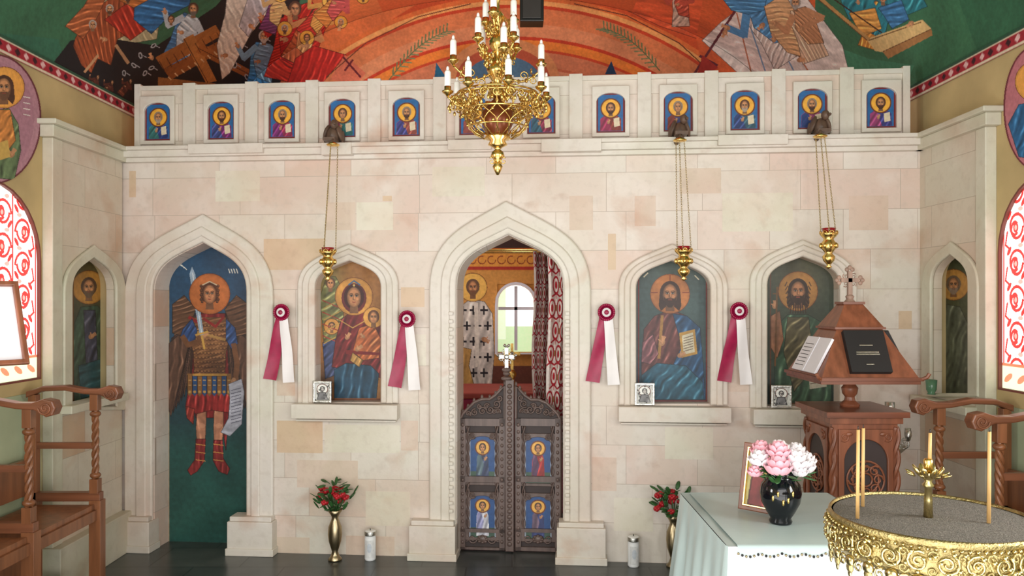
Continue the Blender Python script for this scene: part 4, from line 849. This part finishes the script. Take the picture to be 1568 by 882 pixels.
# ================================================================ ROSETTES
for x,y in((437,478),(627,488),(928,478),(1128,476)):
    b=B(MS); u,z=SP(x,y); w=.075
    n=48; V=[(u,z,w+.012)];Fc=[]
    for q in range(n): a=2*pi*q/n; V.append((u+.058*math.cos(a),z+.058*math.sin(a),w+(.012 if q%2 else -.006)))
    for q in range(n): Fc.append((0,1+q,1+(q+1)%n))
    b.add(V,Fc,M_MAR)
    b.tube([(u+.05*math.cos(a),z+.05*math.sin(a),w) for a in np.linspace(0,2*pi,24,endpoint=False)],.007,M_MAR,6,True)
    V=[(u,z,w+.022)];Fc=[]
    for q in range(n): a=2*pi*q/n; V.append((u+.03*math.cos(a),z+.03*math.sin(a),w+.012+(.006 if q%2 else 0)))
    for q in range(n): Fc.append((0,1+q,1+(q+1)%n))
    b.add(V,Fc,M_WRIB); b.ell((u,z,w+.02),(.016,.016,.008),M_MAR)
    for pts,mt,ww,ph in(([(-10,6),(5,6),(-10,106),(-31,103)],M_MAR,.05,.0),([(-4,6),(9,6),(20,108),(2,109)],M_WRIB,.06,1.)):
        V=[];nu,nv=6,18
        for j in range(nv+1):
            for i in range(nu+1):
                s_,t=i/nu,j/nv; X=(pts[0][0]*(1-s_)+pts[1][0]*s_)*(1-t)+(pts[3][0]*(1-s_)+pts[2][0]*s_)*t; Y=(pts[0][1]*(1-s_)+pts[1][1]*s_)*(1-t)+(pts[3][1]*(1-s_)+pts[2][1]*s_)*t
                V.append((u+X*.00445,z-Y*.00445,ww+.008*math.sin(t*7+ph)+.006*math.sin(s_*pi+t*3)))
        Fc=[(j*(nu+1)+i,j*(nu+1)+i+1,(j+1)*(nu+1)+i+1,(j+1)*(nu+1)+i) for j in range(nv) for i in range(nu)]
        b.add(V,Fc,mt,True)
    b.build('ribbon_rosette')
# small silver-framed pictures on the sills
for x,y0,y1,ys2 in((494,583,615,616),(987,587,618,620),(1196,590,622,624)):
    b=B(MS); u=SP(x,ys2,.03)[0]; zb=SP(x,ys2)[1]+.002; hw,h=.066,.15; w=.03
    b.prism([[(u-hw,zb),(u+hw,zb),(u+hw,zb+h),(u-hw,zb+h)],[(u-hw+.016,zb+.016),(u+hw-.016,zb+.016),(u+hw-.016,zb+h-.016),(u-hw+.016,zb+h-.016)]],w,w+.018,M_SILV,.004)
    cv=Cv(0,0,20,26,3,(225,225,220)); R=random.Random(int(x))
    cv.ell(10,13,8,10,(170,170,165)); cv.face(10,9,3.4,halo=(235,235,230),hair=(60,60,60),skin=(200,195,190)); cv.robe([(3,24),(6,14),(14,14),(17,24)],(130,130,132))
    for q in range(14): cv.ell(R.uniform(1,19),R.uniform(1,25),1,1,(70,70,70))
    b.sheet(cv,lambda X,Y:np.stack([u-hw+.012+X/20*(2*hw-.024),zb+h-.012-Y/26*(h-.024),np.full_like(X,w+.006)],-1),M_PAINT); b.bx(u-hw+.005,u+hw-.005,zb,zb+h-.005,w-.008,w+.004,M_BLACK); b.build('small_picture_frame')

# ================================================================ FLOOR VASES, CANDLES
def flowers(b,c,r,n,fm,fr,R,leafn=30,lm=M_GREEN):
    for i in range(n):
        a=R.uniform(0,2*pi);q=r*math.sqrt(R.random()); h=R.uniform(-.25,1)*r*.75; p=Vector((c[0]+q*math.cos(a),c[1]+q*math.sin(a),c[2]+h))
        b.tube([(c[0],c[1],c[2]-r),((c[0]+p.x)/2,(c[1]+p.y)/2,c[2]-r*.3),tuple(p)],.003,M_GREEN,4)
        m=R.choice(fm); b.ell(p,fr*.6,m,8,6)
        for k in range(7):
            t=k*2*pi/7; b.ell(p+Vector((fr*.5*math.cos(t),fr*.5*math.sin(t),fr*.15*(-1)**k)),(fr*.45,fr*.45,fr*.55),m,8,5,Matrix.Rotation(t,3,'Z')@Matrix.Rotation(.5,3,'Y'))
        for k in range(5):
            t=k*2*pi/5+.4; b.ell(p+Vector((fr*.25*math.cos(t),fr*.25*math.sin(t),fr*.45)),(fr*.28,fr*.28,fr*.35),m,7,5)
    for i in range(leafn):
        a=R.uniform(0,2*pi);q=r*R.uniform(.5,1.3); e=R.uniform(-.4,1.15)*r; p=Vector((c[0]+q*math.cos(a),c[1]+q*math.sin(a),c[2]+e)); Rm=Matrix.Rotation(a,3,'Z')@Matrix.Rotation(R.uniform(-1.2,.3),3,'Y')@Matrix.Rotation(R.uniform(-.8,.8),3,'X')
        b.ell(p,(.034,.015,.003),lm,8,4,Rm)
for x,y in((513,858),(1031,868)):
    Y=CH*F/(y-HY); X=(x-CX)/F*Y; b=B(Matrix.Translation((X,Y,0)))
    b.lathe([(.045,0),(.047,.012),(.03,.03),(.02,.06),(.028,.085),(.042,.13),(.048,.18),(.044,.23),(.028,.27),(.022,.29),(.03,.31),(.052,.345),(.048,.345),(.02,.3)],M_BRASSD,seg=28)
    flowers(b,(0,0,.40),.11,15,[M_RED],.027,random.Random(int(x)),60); b.build('flower_vase')
for x,y in((567,857),(970,867)):
    Y=CH*F/(y-HY); X=(x-CX)/F*Y; b=B(Matrix.Translation((X,Y,0)))
    b.lathe([(.034,0),(.038,.01),(.038,.15),(.036,.165),(.039,.17),(.039,.195),(.03,.2),(.012,.2)],M_WAX,seg=24); b.lathe([(.0395,.168),(.0405,.172),(.0405,.192),(.0395,.196)],M_SILV,seg=24); b.tube([(0,0,.198),(0,.0,.212)],.003,M_BLACK)
    cv=Cv(0,0,20,30,2,(228,230,230)); cv.ell(10,13,5,8,(206,214,222)); b.sheet(cv,lambda X_,Y_:np.stack([.0388*np.sin((X_-10)/20*1.6),-.0388*np.cos((X_-10)/20*1.6),.14-Y_*.004],-1),M_PAINT); b.build('votive_candle')

# ================================================================ LECTERN
b=B(); lx,ly=1.885,4.40
b.bx(lx-.20,lx+.20,ly-.21,ly+.21,0,.08,M_WOODR); b.bx(lx-.175,lx+.175,ly-.19,ly+.19,.08,1.10,M_WOODR); b.bx(lx-.195,lx+.195,ly-.21,ly+.21,1.10,1.135,M_WOODR); b.bx(lx-.22,lx+.22,ly-.235,ly+.235,1.135,1.165,M_WOODRX)
for sx in(-1,1):
    for sy in(-1,1):
        for q in range(2): b.tube([(lx+sx*.17+.012*math.cos(t*26+q*pi),ly+sy*.185+.012*math.sin(t*26+q*pi),.1+.98*t) for t in np.linspace(0,1,70)],.011,M_WOODR,5)
for face in('f','l'):
    Mf=Matrix(((1,0,0,lx),(0,0,-1,ly-.19),(0,1,0,0),(0,0,0,1))) if face=='f' else Matrix(((0,0,-1,lx-.175),(-1,0,0,ly),(0,1,0,0),(0,0,0,1)))
    b.M=Mf; hw=.115
    ho=[(-hw,.55),(hw,.55),(hw,.9)]+[(hw*math.cos(t),.9+hw*math.sin(t)) for t in np.linspace(.1,pi-.1,14)]+[(-hw,.9)]
    b.prism([[(-.145,.5),(.145,.5),(.145,1.07),(-.145,1.07)],ho],0,.016,M_WOODR,.004)
    b.prism([[(-.145,.1),(.145,.1),(.145,.47),(-.145,.47)],[(-hw,.14),(hw,.14),(hw,.43),(-hw,.43)]],0,.016,M_WOODR,.004)
    b.prism([ho],-.001,.003,M_WOODDD)
    for rr in(.035,.07,.1): b.tube([(rr*math.cos(t),.8+rr*math.sin(t),.008) for t in np.linspace(0,2*pi,24,endpoint=False)],.006,M_WOODR,5,True)
    for q in range(8): a=q*pi/4; b.spiral((.066*math.cos(a),.8+.066*math.sin(a),.01),(math.cos(a),math.sin(a),0),(-math.sin(a),math.cos(a),0),.03,1.4,M_WOODR,.006,0,12)
    for q in range(5): b.spiral((0,.58+q*.03,.01),(1,0,0),(0,1,0),.02,1.2,M_WOODR,.005,q,10)
    for sx in(-1,1): b.spiral((sx*.115,1.03,.018),(1,0,0),(0,1,0),.025,1.4,M_WOODR,.006,q,12); b.ell((sx*.09,1.045,.016),(.02,.012,.008),M_WOODR,8,6)
b.M=Matrix.Identity(4)
b.lathe([(.05,1.165),(.055,1.18),(.03,1.2),(.026,1.22),(.04,1.24),(.045,1.27),(.03,1.29),(.05,1.31),(.06,1.32)],M_WOODR,(lx,ly,0),20)
def frus(h0,z0,h1,z1,m,rz=0): b.lathe([(h0*1.4142,z0),(h1*1.4142,z1)],m,(lx,ly,0),4,False,rot=pi/4+rz)
b.bx(lx-.262,lx+.262,ly-.262,ly+.262,1.315,1.333,M_WOODRX); b.bx(lx-.272,lx+.272,ly-.272,ly+.272,1.333,1.350,M_WOODRX)
HB=.255
frus(HB,1.350,.125,1.60,M_WOODR); frus(.138,1.60,.138,1.612,M_WOODRX); frus(.13,1.612,.052,1.735,M_WOODR); b.bx(lx-.06,lx+.06,ly-.06,ly+.06,1.735,1.75,M_WOODRX)
for sx in(-1,1):
    b.tube([(lx+sx*.262,ly-.262,1.34),(lx+sx*.285,ly-.28,1.355),(lx+sx*.295,ly-.285,1.375)],.01,M_WOODR,6)
cz=1.87
M_CR=wood('cross_wood',(156,128,112),.5)
b.bx(lx-.012,lx+.012,ly-.01,ly+.01,1.75,cz+.05,M_CR); b.bx(lx-.05,lx+.05,ly-.01,ly+.01,cz-.012,cz+.012,M_CR)
for dx,dz in((-.055,0),(.055,0),(0,.055)):
    for q in range(3): a=math.atan2(dz,dx)+(q-1)*1.3; b.ell((lx+dx+.016*math.cos(a),ly,cz+dz+.016*math.sin(a)),(.013,.009,.013),M_CR,8,6)
for q in range(4): a=pi/4+q*pi/2; b.spiral((lx+.03*math.cos(a),ly,cz+.03*math.sin(a)),(1,0,0),(0,0,1),.018,1.4,M_CR,.004,a,12)
b.lathe([(.03,1.75),(.018,1.765),(.024,1.78),(.012,1.79)],M_CR,(lx,ly,0),14)
b.build('carved_lectern',None,.004)
def slope(side,u0,u1,s0,s1,th,m,name,extra=None,lift=.002):
    h0,h1,z0,z1=HB,.125,1.350,1.60; L=math.hypot(h0-h1,z1-z0); dn=(h0-h1)/L; dz=(z1-z0)/L
    if side=='f': ex=Vector((1,0,0)); ey=Vector((0,dn,dz)); o=Vector((lx,ly-h0,z0))
    elif side=='l': ex=Vector((0,-1,0)); ey=Vector((dn,0,dz)); o=Vector((lx-h0,ly,z0))
    else: ex=Vector((0,1,0)); ey=Vector((-dn,0,dz)); o=Vector((lx+h0,ly,z0))
    ez=ex.cross(ey); M=Matrix(((ex.x,ey.x,ez.x,o.x),(ex.y,ey.y,ez.y,o.y),(ex.z,ey.z,ez.z,o.z),(0,0,0,1)))
    b=B(M); b.bx(u0,u1,s0,s1,lift,lift+th,m)
    if extra: extra(b,lift+th)
    b.build(name,None,.003)
def bk(b,t):
    b.bx(-.095,.107,.022,.26,.008,t-.006,M_PAPER)
    for k,(w,y) in enumerate(((.035,.17),(.06,.13),(.062,.118),(.02,.06))): b.bx(-w,w,y,y+.006,t,t+.001,M_SILV)
slope('f',-.105,.11,.02,.262,.03,M_BLACKM,'black_bound_book',bk)
slope('l',-.17,.17,.01,.22,.014,M_PAPER,'open_service_book',lambda b,t:[b.bx(-.01,.01,.01,.22,t,t+.004,M_PAPER),[b.bx(-.15,-.03,.04+k*.022,.044+k*.022,t,t+.0006,M_RODD) for k in range(7)]])
slope('r',-.11,.11,.02,.26,.03,M_BLACKM,'hymn_book')

# ================================================================ TABLE WITH CLOTH
x0,x1,y0,y1,zt2=.845,1.56,3.07,3.91,.80
TB=empty('cloth_covered_table')
b=B()
for x in(x0+.06,x1-.06):
    for y in(y0+.06,y1-.06): b.bx(x-.025,x+.025,y-.025,y+.025,0,.74,M_WOODR)
b.bx(x0+.02,x1-.02,y0+.02,y1-.02,.74,.785,M_WOODR); b.build('table_frame',TB)
b=B()
def pt(s_):
    Lx,Ly=x1-x0,y1-y0; T=2*(Lx+Ly); s_=(s_%1)*T
    if s_<Lx: return (x0+s_,y0,0,-1)
    s_-=Lx
    if s_<Ly: return (x1,y0+s_,1,0)
    s_-=Ly
    if s_<Lx: return (x1-s_,y1,0,1)
    return (x0,y1-(s_-Lx),-1,0)
n=240;m=14;V=[];Fw=[];Fs=[]
for j in range(m+1):
    t=j/m
    for i in range(n):
        p=pt(i/n); q=pt((i+3)/n);r=pt((i-3)/n); nx,ny=p[2]+q[2]+r[2],p[3]+q[3]+r[3]; l=math.hypot(nx,ny); nx/=l;ny/=l
        corner=(1.0 if l<2.9 else 0)
        fl=(.012+.07*t+.028*t*math.sin(i*2*pi/12.)+.015*t*math.sin(i*.31+2)+.06*t*corner)
        V.append((p[0]+nx*fl,p[1]+ny*fl,zt2-.004*min(1,j)-(zt2-.04)*t))
Lx,Ly=x1-x0,y1-y0;T=2*(Lx+Ly)
for j in range(m):
    for i in range(n):
        f=(j*n+i,j*n+(i+1)%n,(j+1)*n+(i+1)%n,(j+1)*n+i); (Fw if (i/n*T<Lx) else Fs).append(f)
b.add(V,Fw,M_WHITE,True); b.add(V,Fs,M_SATIN,True)
G=[];g=16
for j in range(g+1):
    for i in range(g+1): G.append((x0-.008+(Lx+.016)*i/g,y0-.008+(Ly+.016)*j/g,zt2+.002*math.sin(i*1.3+j*.8)*(0<i<g)*(0<j<g)))
b.add(G,[(j*(g+1)+i,j*(g+1)+i+1,(j+1)*(g+1)+i+1,(j+1)*(g+1)+i) for j in range(g) for i in range(g)],M_SATIN,True)
b.build('table_cloth',TB)
b=B(); V=[];nx_=40
rows=[(y1-.02,zt2+.006),(y0+.3,zt2+.007),(y0,zt2+.006),(y0-.016,zt2+.001),(y0-.02,zt2-.02)]
for (y,z) in rows:
    for i in range(nx_+1):
        t=i/nx_; V.append((x0+.03+(Lx-.04)*t,y,z-(.012*abs(math.sin(t*pi*8)) if z<zt2-.01 else 0)))
b.add(V,[(j*(nx_+1)+i,j*(nx_+1)+i+1,(j+1)*(nx_+1)+i+1,(j+1)*(nx_+1)+i) for j in range(4) for i in range(nx_)],M_SATIN,True)
for i in range(44):
    t=i/44; b.ell((x0+.03+(Lx-.04)*t,y0-.024,zt2-.024-.012*abs(math.sin(t*pi*8))),.0055,M_BLACKM if i%2 else M_BRASSD,6,5)
b.build('table_runner')
vx,vy=1.145,3.36
b=B(Matrix.Translation((vx,vy,zt2+.008)))
b.lathe([(.045,0),(.048,.01),(.042,.022),(.06,.05),(.08,.09),(.086,.13),(.08,.165),(.06,.19),(.052,.2),(.064,.22),(.058,.22),(.04,.2)],mat('black_glaze',(12,14,20),.08),seg=32)
for q in range(5): a=-pi/2-.7+q*.25; b.ell((.083*math.cos(a),.083*math.sin(a),.12+.02*math.sin(q*2)),(.006,.006,.014),M_GOLD,6,5,Matrix.Rotation(a,3,'Z'))
R=random.Random(8)
def peony(c,r,m):
    c=Vector(c); b.ell(c,r*.55,m,10,7)
    for ring,(rr,h,n) in enumerate(((.78,-.15,9),(.62,.2,8),(.36,.45,6))):
        for k in range(n):
            t=k*2*pi/n+ring*.5+R.random()*.3; b.ell(c+Vector((r*rr*math.cos(t),r*rr*math.sin(t),r*h)),(r*.1,r*.36,r*.42),m,9,6,Matrix.Rotation(t,3,'Z')@Matrix.Rotation(.6-ring*.3,3,'Y')@Matrix.Rotation(R.uniform(-.3,.3),3,'X'))
for (x,y,z,r,m) in((-.03,-.06,.25,.06,M_PINK),(-.09,0,.27,.05,M_WPET),(.05,-.04,.27,.055,M_WPET),(.1,0,.24,.05,M_WPET),(0,.02,.30,.056,M_WPET),(-.07,.04,.30,.05,M_PINK),(.08,.04,.29,.05,M_WPET),(-.02,-.03,.31,.05,M_PINK),(.12,.02,.26,.042,M_WPET),(-.115,-.02,.22,.034,M_PINK),(.06,-.06,.23,.035,M_WPET)):
    peony((x,y,z),r,m); b.tube([(0,0,.15),(x*.5,y*.5,.22),(x,y,z)],.004,M_GREEN,5)
for i in range(34):
    a=R.uniform(0,2*pi);q=R.uniform(.04,.12); b.ell((q*math.cos(a),q*math.sin(a),R.uniform(.18,.25)),(.035,.013,.003),M_GREEN,8,4,Matrix.Rotation(a,3,'Z')@Matrix.Rotation(R.uniform(-.9,.4),3,'Y'))
b.build('peony_vase')
yb=3.52; px_=(1166-CX)/F*yb
Mi=Matrix.Translation((px_-.01,yb,zt2+.01))@Matrix.Rotation(-.75,4,'Z')@Matrix.Rotation(-.22,4,'X')@Matrix(((1,0,0,0),(0,0,-1,0),(0,1,0,0),(0,0,0,1)))
b=B(Mi); hw,h=.095,.30
b.prism([[(-hw,0),(hw,0),(hw,h),(-hw,h)],[(-hw+.02,.02),(hw-.02,.02),(hw-.02,h-.02),(-hw+.02,h-.02)]],0,.02,M_WOODR,.004)
b.prism([[(-hw+.018,.018),(hw-.018,.018),(hw-.018,h-.018),(-hw+.018,h-.018)],[(-hw+.026,.026),(hw-.026,.026),(hw-.026,h-.026),(-hw+.026,h-.026)]],.004,.018,M_GOLD,.002)
cv=Cv(0,0,20,32,3,(206,190,120)); cv.robe([(3,31),(4,15),(8,12),(13,12),(17,16),(17,31)],(150,60,60)); cv.face(10,8,3.2,halo=(230,190,90)); b.sheet(cv,lambda X,Y:np.stack([-hw+.016+X/20*(2*hw-.032),h-.016-Y/32*(h-.032),np.full_like(X,.006)],-1),M_PAINT); b.bx(-hw+.01,hw-.01,.01,h-.01,-.004,.003,M_WOODDD)
b.build('framed_icon')

# ================================================================ SAND TRAY CANDLE STAND
cx_,cy_,zr=1.284,2.41,1.10
b=B(Matrix.Translation((cx_,cy_,0)))
b.lathe([(.287,zr-.008),(.28,zr-.008),(.0,zr-.002)],M_SAND,seg=64)
b.lathe([(.284,zr-.02),(.286,zr-.002),(.290,zr+.001),(.294,zr-.003),(.296,zr-.012),(.289,zr-.022),(.289,zr-.03),(.295,zr-.05),(.299,zr-.075),(.293,zr-.095),(.28,zr-.105),(.275,zr-.115),(.25,zr-.125),(.12,zr-.14),(.05,zr-.16)],M_TRAY,seg=72)
for q in range(26):
    a=2*pi*q/26; E=(-math.sin(a),math.cos(a),0); r=.301; c=(r*math.cos(a),r*math.sin(a),zr-.062)
    b.spiral(c,E,(0,0,1),.031,1.7,M_BRASS,.0052,pi*.3,20,1 if q%2 else -1)
    a2=a+pi/26; c2=(r*math.cos(a2),r*math.sin(a2)); E2=(-math.sin(a2),math.cos(a2),0)
    b.spiral((c2[0],c2[1],zr-.042),E2,(0,0,1),.015,1.3,M_TRAY,.004,0,12); b.spiral((c2[0],c2[1],zr-.085),E2,(0,0,-1),.015,1.3,M_TRAY,.004,0,12)
    for k in range(5): aa=a+(k-2)*.05; b.ell((.303*math.cos(aa),.303*math.sin(aa),zr-.062+.03*math.cos(k*2.3+q)),(.008,.008,.006),M_BRASS,6,4)
    for k,(dz,rw,rz_) in enumerate(((-.118,.02,.018),(-.138,.015,.018),(-.155,.009,.014))):
        b.ell((.289*math.cos(a),.289*math.sin(a),zr+dz),(rw*.5,rw,rz_),M_TRAY if k%2 else M_BRASS,8,6,Matrix.Rotation(a,3,'Z'))
    b.spiral((.289*math.cos(a2),.289*math.sin(a2),zr-.125),E2,(0,0,1),.018,1.4,M_BRASS,.004,1.,14)
for q in range(90): a=2*pi*q/90; b.ell((.293*math.cos(a),.293*math.sin(a),zr-.026),.006,M_BRASS,6,4)
b.lathe([(.05,zr-.15),(.03,zr-.2),(.05,zr-.28),(.035,zr-.36),(.028,.5),(.045,.4),(.03,.34),(.035,.2),(.06,.12),(.17,.06),(.2,.03),(.2,0)],M_TRAY,seg=32)
hx=-.022
b.lathe([(.014,zr-.012),(.012,zr+.05),(.010,zr+.085),(.018,zr+.095),(.010,zr+.105),(.018,zr+.12),(.028,zr+.135),(.024,zr+.135),(.01,zr+.125)],M_BRASS,(hx,-.02,0),20)
for q in range(8):
    a=q*pi/4; E=Vector((math.cos(a),math.sin(a),0)); b.ell(Vector((hx,-.02,zr+.135))+E*.034,(.005,.011,.02),M_BRASS,8,6,Matrix.Rotation(a,3,'Z')@Matrix.Rotation(.6,3,'Y'))
    b.ell(Vector((hx,-.02,zr+.127))+E*.052,(.016,.007,.004),M_BRASS,8,6,Matrix.Rotation(a,3,'Z')@Matrix.Rotation(-.4,3,'Y'))
b.lathe([(.012,zr+.13),(.014,zr+.17),(.01,zr+.175)],M_GOLD,(hx,-.02,0),12)
b.build('sand_tray_candle_stand')
for x,yt,yb,Y in((1313,652,786,2.38),(1321,650,776,2.52),(1514,655,792,2.33),(1431,657,700,2.40)):
    p=W(x,yb,Y); zb2=zr-.004 if yb>750 else zr+.16
    if yb<=750: p.x=cx_+hx+.004; Y=2.39
    zt3=CH-(yt-HY)/F*Y; b=B(); b.tube([(p.x,Y,zb2),(p.x+.002,Y,zt3-.012)],[.0058,.005],M_BEES,8); b.tube([(p.x+.002,Y,zt3-.014),(p.x+.002,Y,zt3)],.0015,M_BLACK,5); b.build('beeswax_taper')

# ================================================================ CHOIR STALLS
def stalls(sg,xw,ys,name,dz=0.):
    ML0=Matrix(((sg,0,0,xw),(0,1,0,0),(0,0,1,0),(0,0,0,1)))
    b=B(ML0)
    def scroll(y):
        Pp=[(.03,1.20),(.12,1.23),(.25,1.235),(.36,1.215),(.44,1.215),(.50,1.235),(.545,1.225),(.56,1.19),(.545,1.155),(.51,1.145),(.48,1.165),(.45,1.18),(.36,1.185),(.25,1.205),(.12,1.20),(.03,1.165)]
        Pp=[(p,q+dz) for p,q in Pp]
        b.M=Matrix(((sg,0,0,xw),(0,0,1,y),(0,1,0,0),(0,0,0,1)))
        b.prism([Pp],-.035,.035,M_WOODLX,.008)
        for w in(-.038,.038): b.spiral((.51,1.19+dz,w),(1,0,0),(0,1,0),.034,1.6,M_WOODLX,.006,pi,18)
        b.M=ML0
    for y in ys:
        scroll(y)
        for (x,z0,z1) in((.41,.66,1.17+dz),(.06,.62,1.18+dz)):
            if x>.1:
                for q in range(3): b.tube([(x+.011*math.cos(t*16+q*2.1),y+.011*math.sin(t*16+q*2.1),z0+.08+(z1-z0-.16)*t) for t in np.linspace(0,1,40)],.0105,M_WOODL,6)
                b.box((x,y,z0+.04),(.048,.048,.08),M_WOODL); b.box((x,y,z1-.03),(.045,.045,.1),M_WOODL); b.ell((x,y,z1-.10),(.03,.03,.02),M_WOODL); b.ell((x,y,z0+.1),(.03,.03,.02),M_WOODL)
            else: b.box((x,y,.9+dz/2),(.045,.045,.56+dz),M_WOODL)
        b.box((.235,y,.93),(.36,.026,.035),M_WOODLX); b.box((.235,y,.64),(.42,.045,.05),M_WOODLX)
        b.box((.42,y,.31),(.065,.06,.62),M_WOODL); b.box((.06,y,.31),(.06,.06,.62),M_WOODL); b.box((.235,y,.10),(.40,.03,.12),M_WOODLX)
    for ya,yb in zip(ys[:-1],ys[1:]):
        ym=(ya+yb)/2; L=abs(yb-ya); b.box((.24,ym,.585),(.36,L-.065,.03),M_WOODL)
        if ya!=ys[0]: b.box((.045,ym,.90),(.03,L-.05,.44),M_WOODL); b.box((.05,ym,1.15),(.05,L-.04,.05),M_WOODL)
        else: b.box((.045,ym,.76),(.03,L-.05,.2),M_WOODL)
        b.box((.42,ym,.54),(.03,L-.06,.06),M_WOODL); b.box((.06,ym,.3),(.03,L-.06,.5),M_WOODL)
    b.build(name,None,.005)
stalls(1,XL+.012,(4.5,3.88,3.26,2.64),'choir_stall',.04); stalls(-1,XR-.012,(4.22,3.70,3.1,2.5),'choir_stall')

# reading stand at far left
b=B(); q=Vector((-2.15,3.12,0))
b.lathe([(.16,0),(.16,.02),(.03,.05),(.018,.1),(.018,1.45),(.03,1.5)],M_WOODR,q,20)
Mq=Matrix.Translation((q.x,q.y,1.66))@Matrix.Rotation(.9,4,'Z')@Matrix.Rotation(-.35,4,'X')@Matrix(((1,0,0,0),(0,0,-1,0),(0,1,0,0),(0,0,0,1)))
b.M=Mq; b.prism([[(-.19,-.18),(.19,-.18),(.19,.18),(-.19,.18)],[(-.17,-.16),(.17,-.16),(.17,.16),(-.17,.16)]],0,.025,M_WOODR,.004); b.bx(-.18,.18,-.17,.17,-.005,.006,M_PAPER); b.bx(-.03,.03,-.1,.03,-.09,-.004,M_WOODR)
b.build('reading_stand')
# silver standing candelabrum near right corner
b=B(); p=Vector((2.30,4.80,0))
b.lathe([(.11,0),(.11,.02),(.03,.06),(.015,.12),(.015,.6),(.03,.64),(.015,.68),(.015,.78),(.05,.82),(.09,.86),(.085,.88),(.02,.87)],M_SILV,p,24)
for k in range(7): a=k*2*pi/7; b.spiral(p+Vector((.09*math.cos(a),.09*math.sin(a),.9)),(math.cos(a),math.sin(a),0),(0,0,1),.035,1.5,M_SILV,.005,pi); b.lathe([(.012,0),(.02,.03),(.018,.06)],M_SILV,p+Vector((.11*math.cos(a),.11*math.sin(a),.92)),10)
b.lathe([(.015,.86),(.01,1.05),(.03,1.08),(.028,1.14),(.022,1.14)],M_SILV,p,16)
b.build('silver_candelabrum')
b=B(); y_,z_=RP(1437,604); b.M=Matrix.Translation((2.615,-y_,z_+.001)); b.lathe([(.025,0),(.02,.01),(.03,.03),(.034,.09),(.03,.09),(.012,.03)],mat('green_glass',(90,130,100),.1),seg=20); b.build('glass_votive_cup')

# ================================================================ LIGHT, WORLD, CAMERA
w=bpy.data.worlds.new('World'); sc.world=w; w.use_nodes=True; bg=w.node_tree.nodes['Background']; bg.inputs[0].default_value=(.97,.98,1,1); bg.inputs[1].default_value=.98
def area(name,loc,rot,sx,sy,p,col=(1,1,1)):
    l=bpy.data.lights.new(name,'AREA'); l.shape='RECTANGLE'; l.size=sx; l.size_y=sy; l.energy=p; l.color=col; o=bpy.data.objects.new(name,l); o.location=loc; o.rotation_euler=rot; sc.collection.objects.link(o)
area('rear_fill',(0,-1.3,2.0),(math.radians(95),0,0),4.5,3.0,172,(1,.97,.945))  # fill lamp added behind the camera, no door is modelled there
area('window_daylight_l',(-2.72,2.0,1.85),(0,math.radians(-90),0),1.0,.8,45,(.96,1,.99)); area('window_daylight_r',(2.62,1.8,1.85),(0,math.radians(90),0),1.0,.8,45,(.96,1,.99))  # area lamps set at the added, unseen windows
area('vault_fill',(0,1.6,.25),(math.radians(155),0,0),3.5,1.6,72,(1,.98,.95))  # low upward lamp added to brighten the vault
area('sanctuary_fill',(-1.9,6.7,2.6),(0,math.radians(-100),0),1.2,1.2,38)  # hidden lamp added to light the sanctuary, not at its window
cam=bpy.data.cameras.new('Camera'); co=bpy.data.objects.new('Camera',cam); sc.collection.objects.link(co)
co.location=(0,0,CH); co.rotation_euler=(math.radians(90),0,0); cam.sensor_width=36; cam.lens=36*F/1568; cam.shift_y=(HY-441)/1568; cam.clip_start=.05
sc.camera=co
print('verts',sum(len(o.data.vertices) for o in sc.objects if o.type=='MESH'))
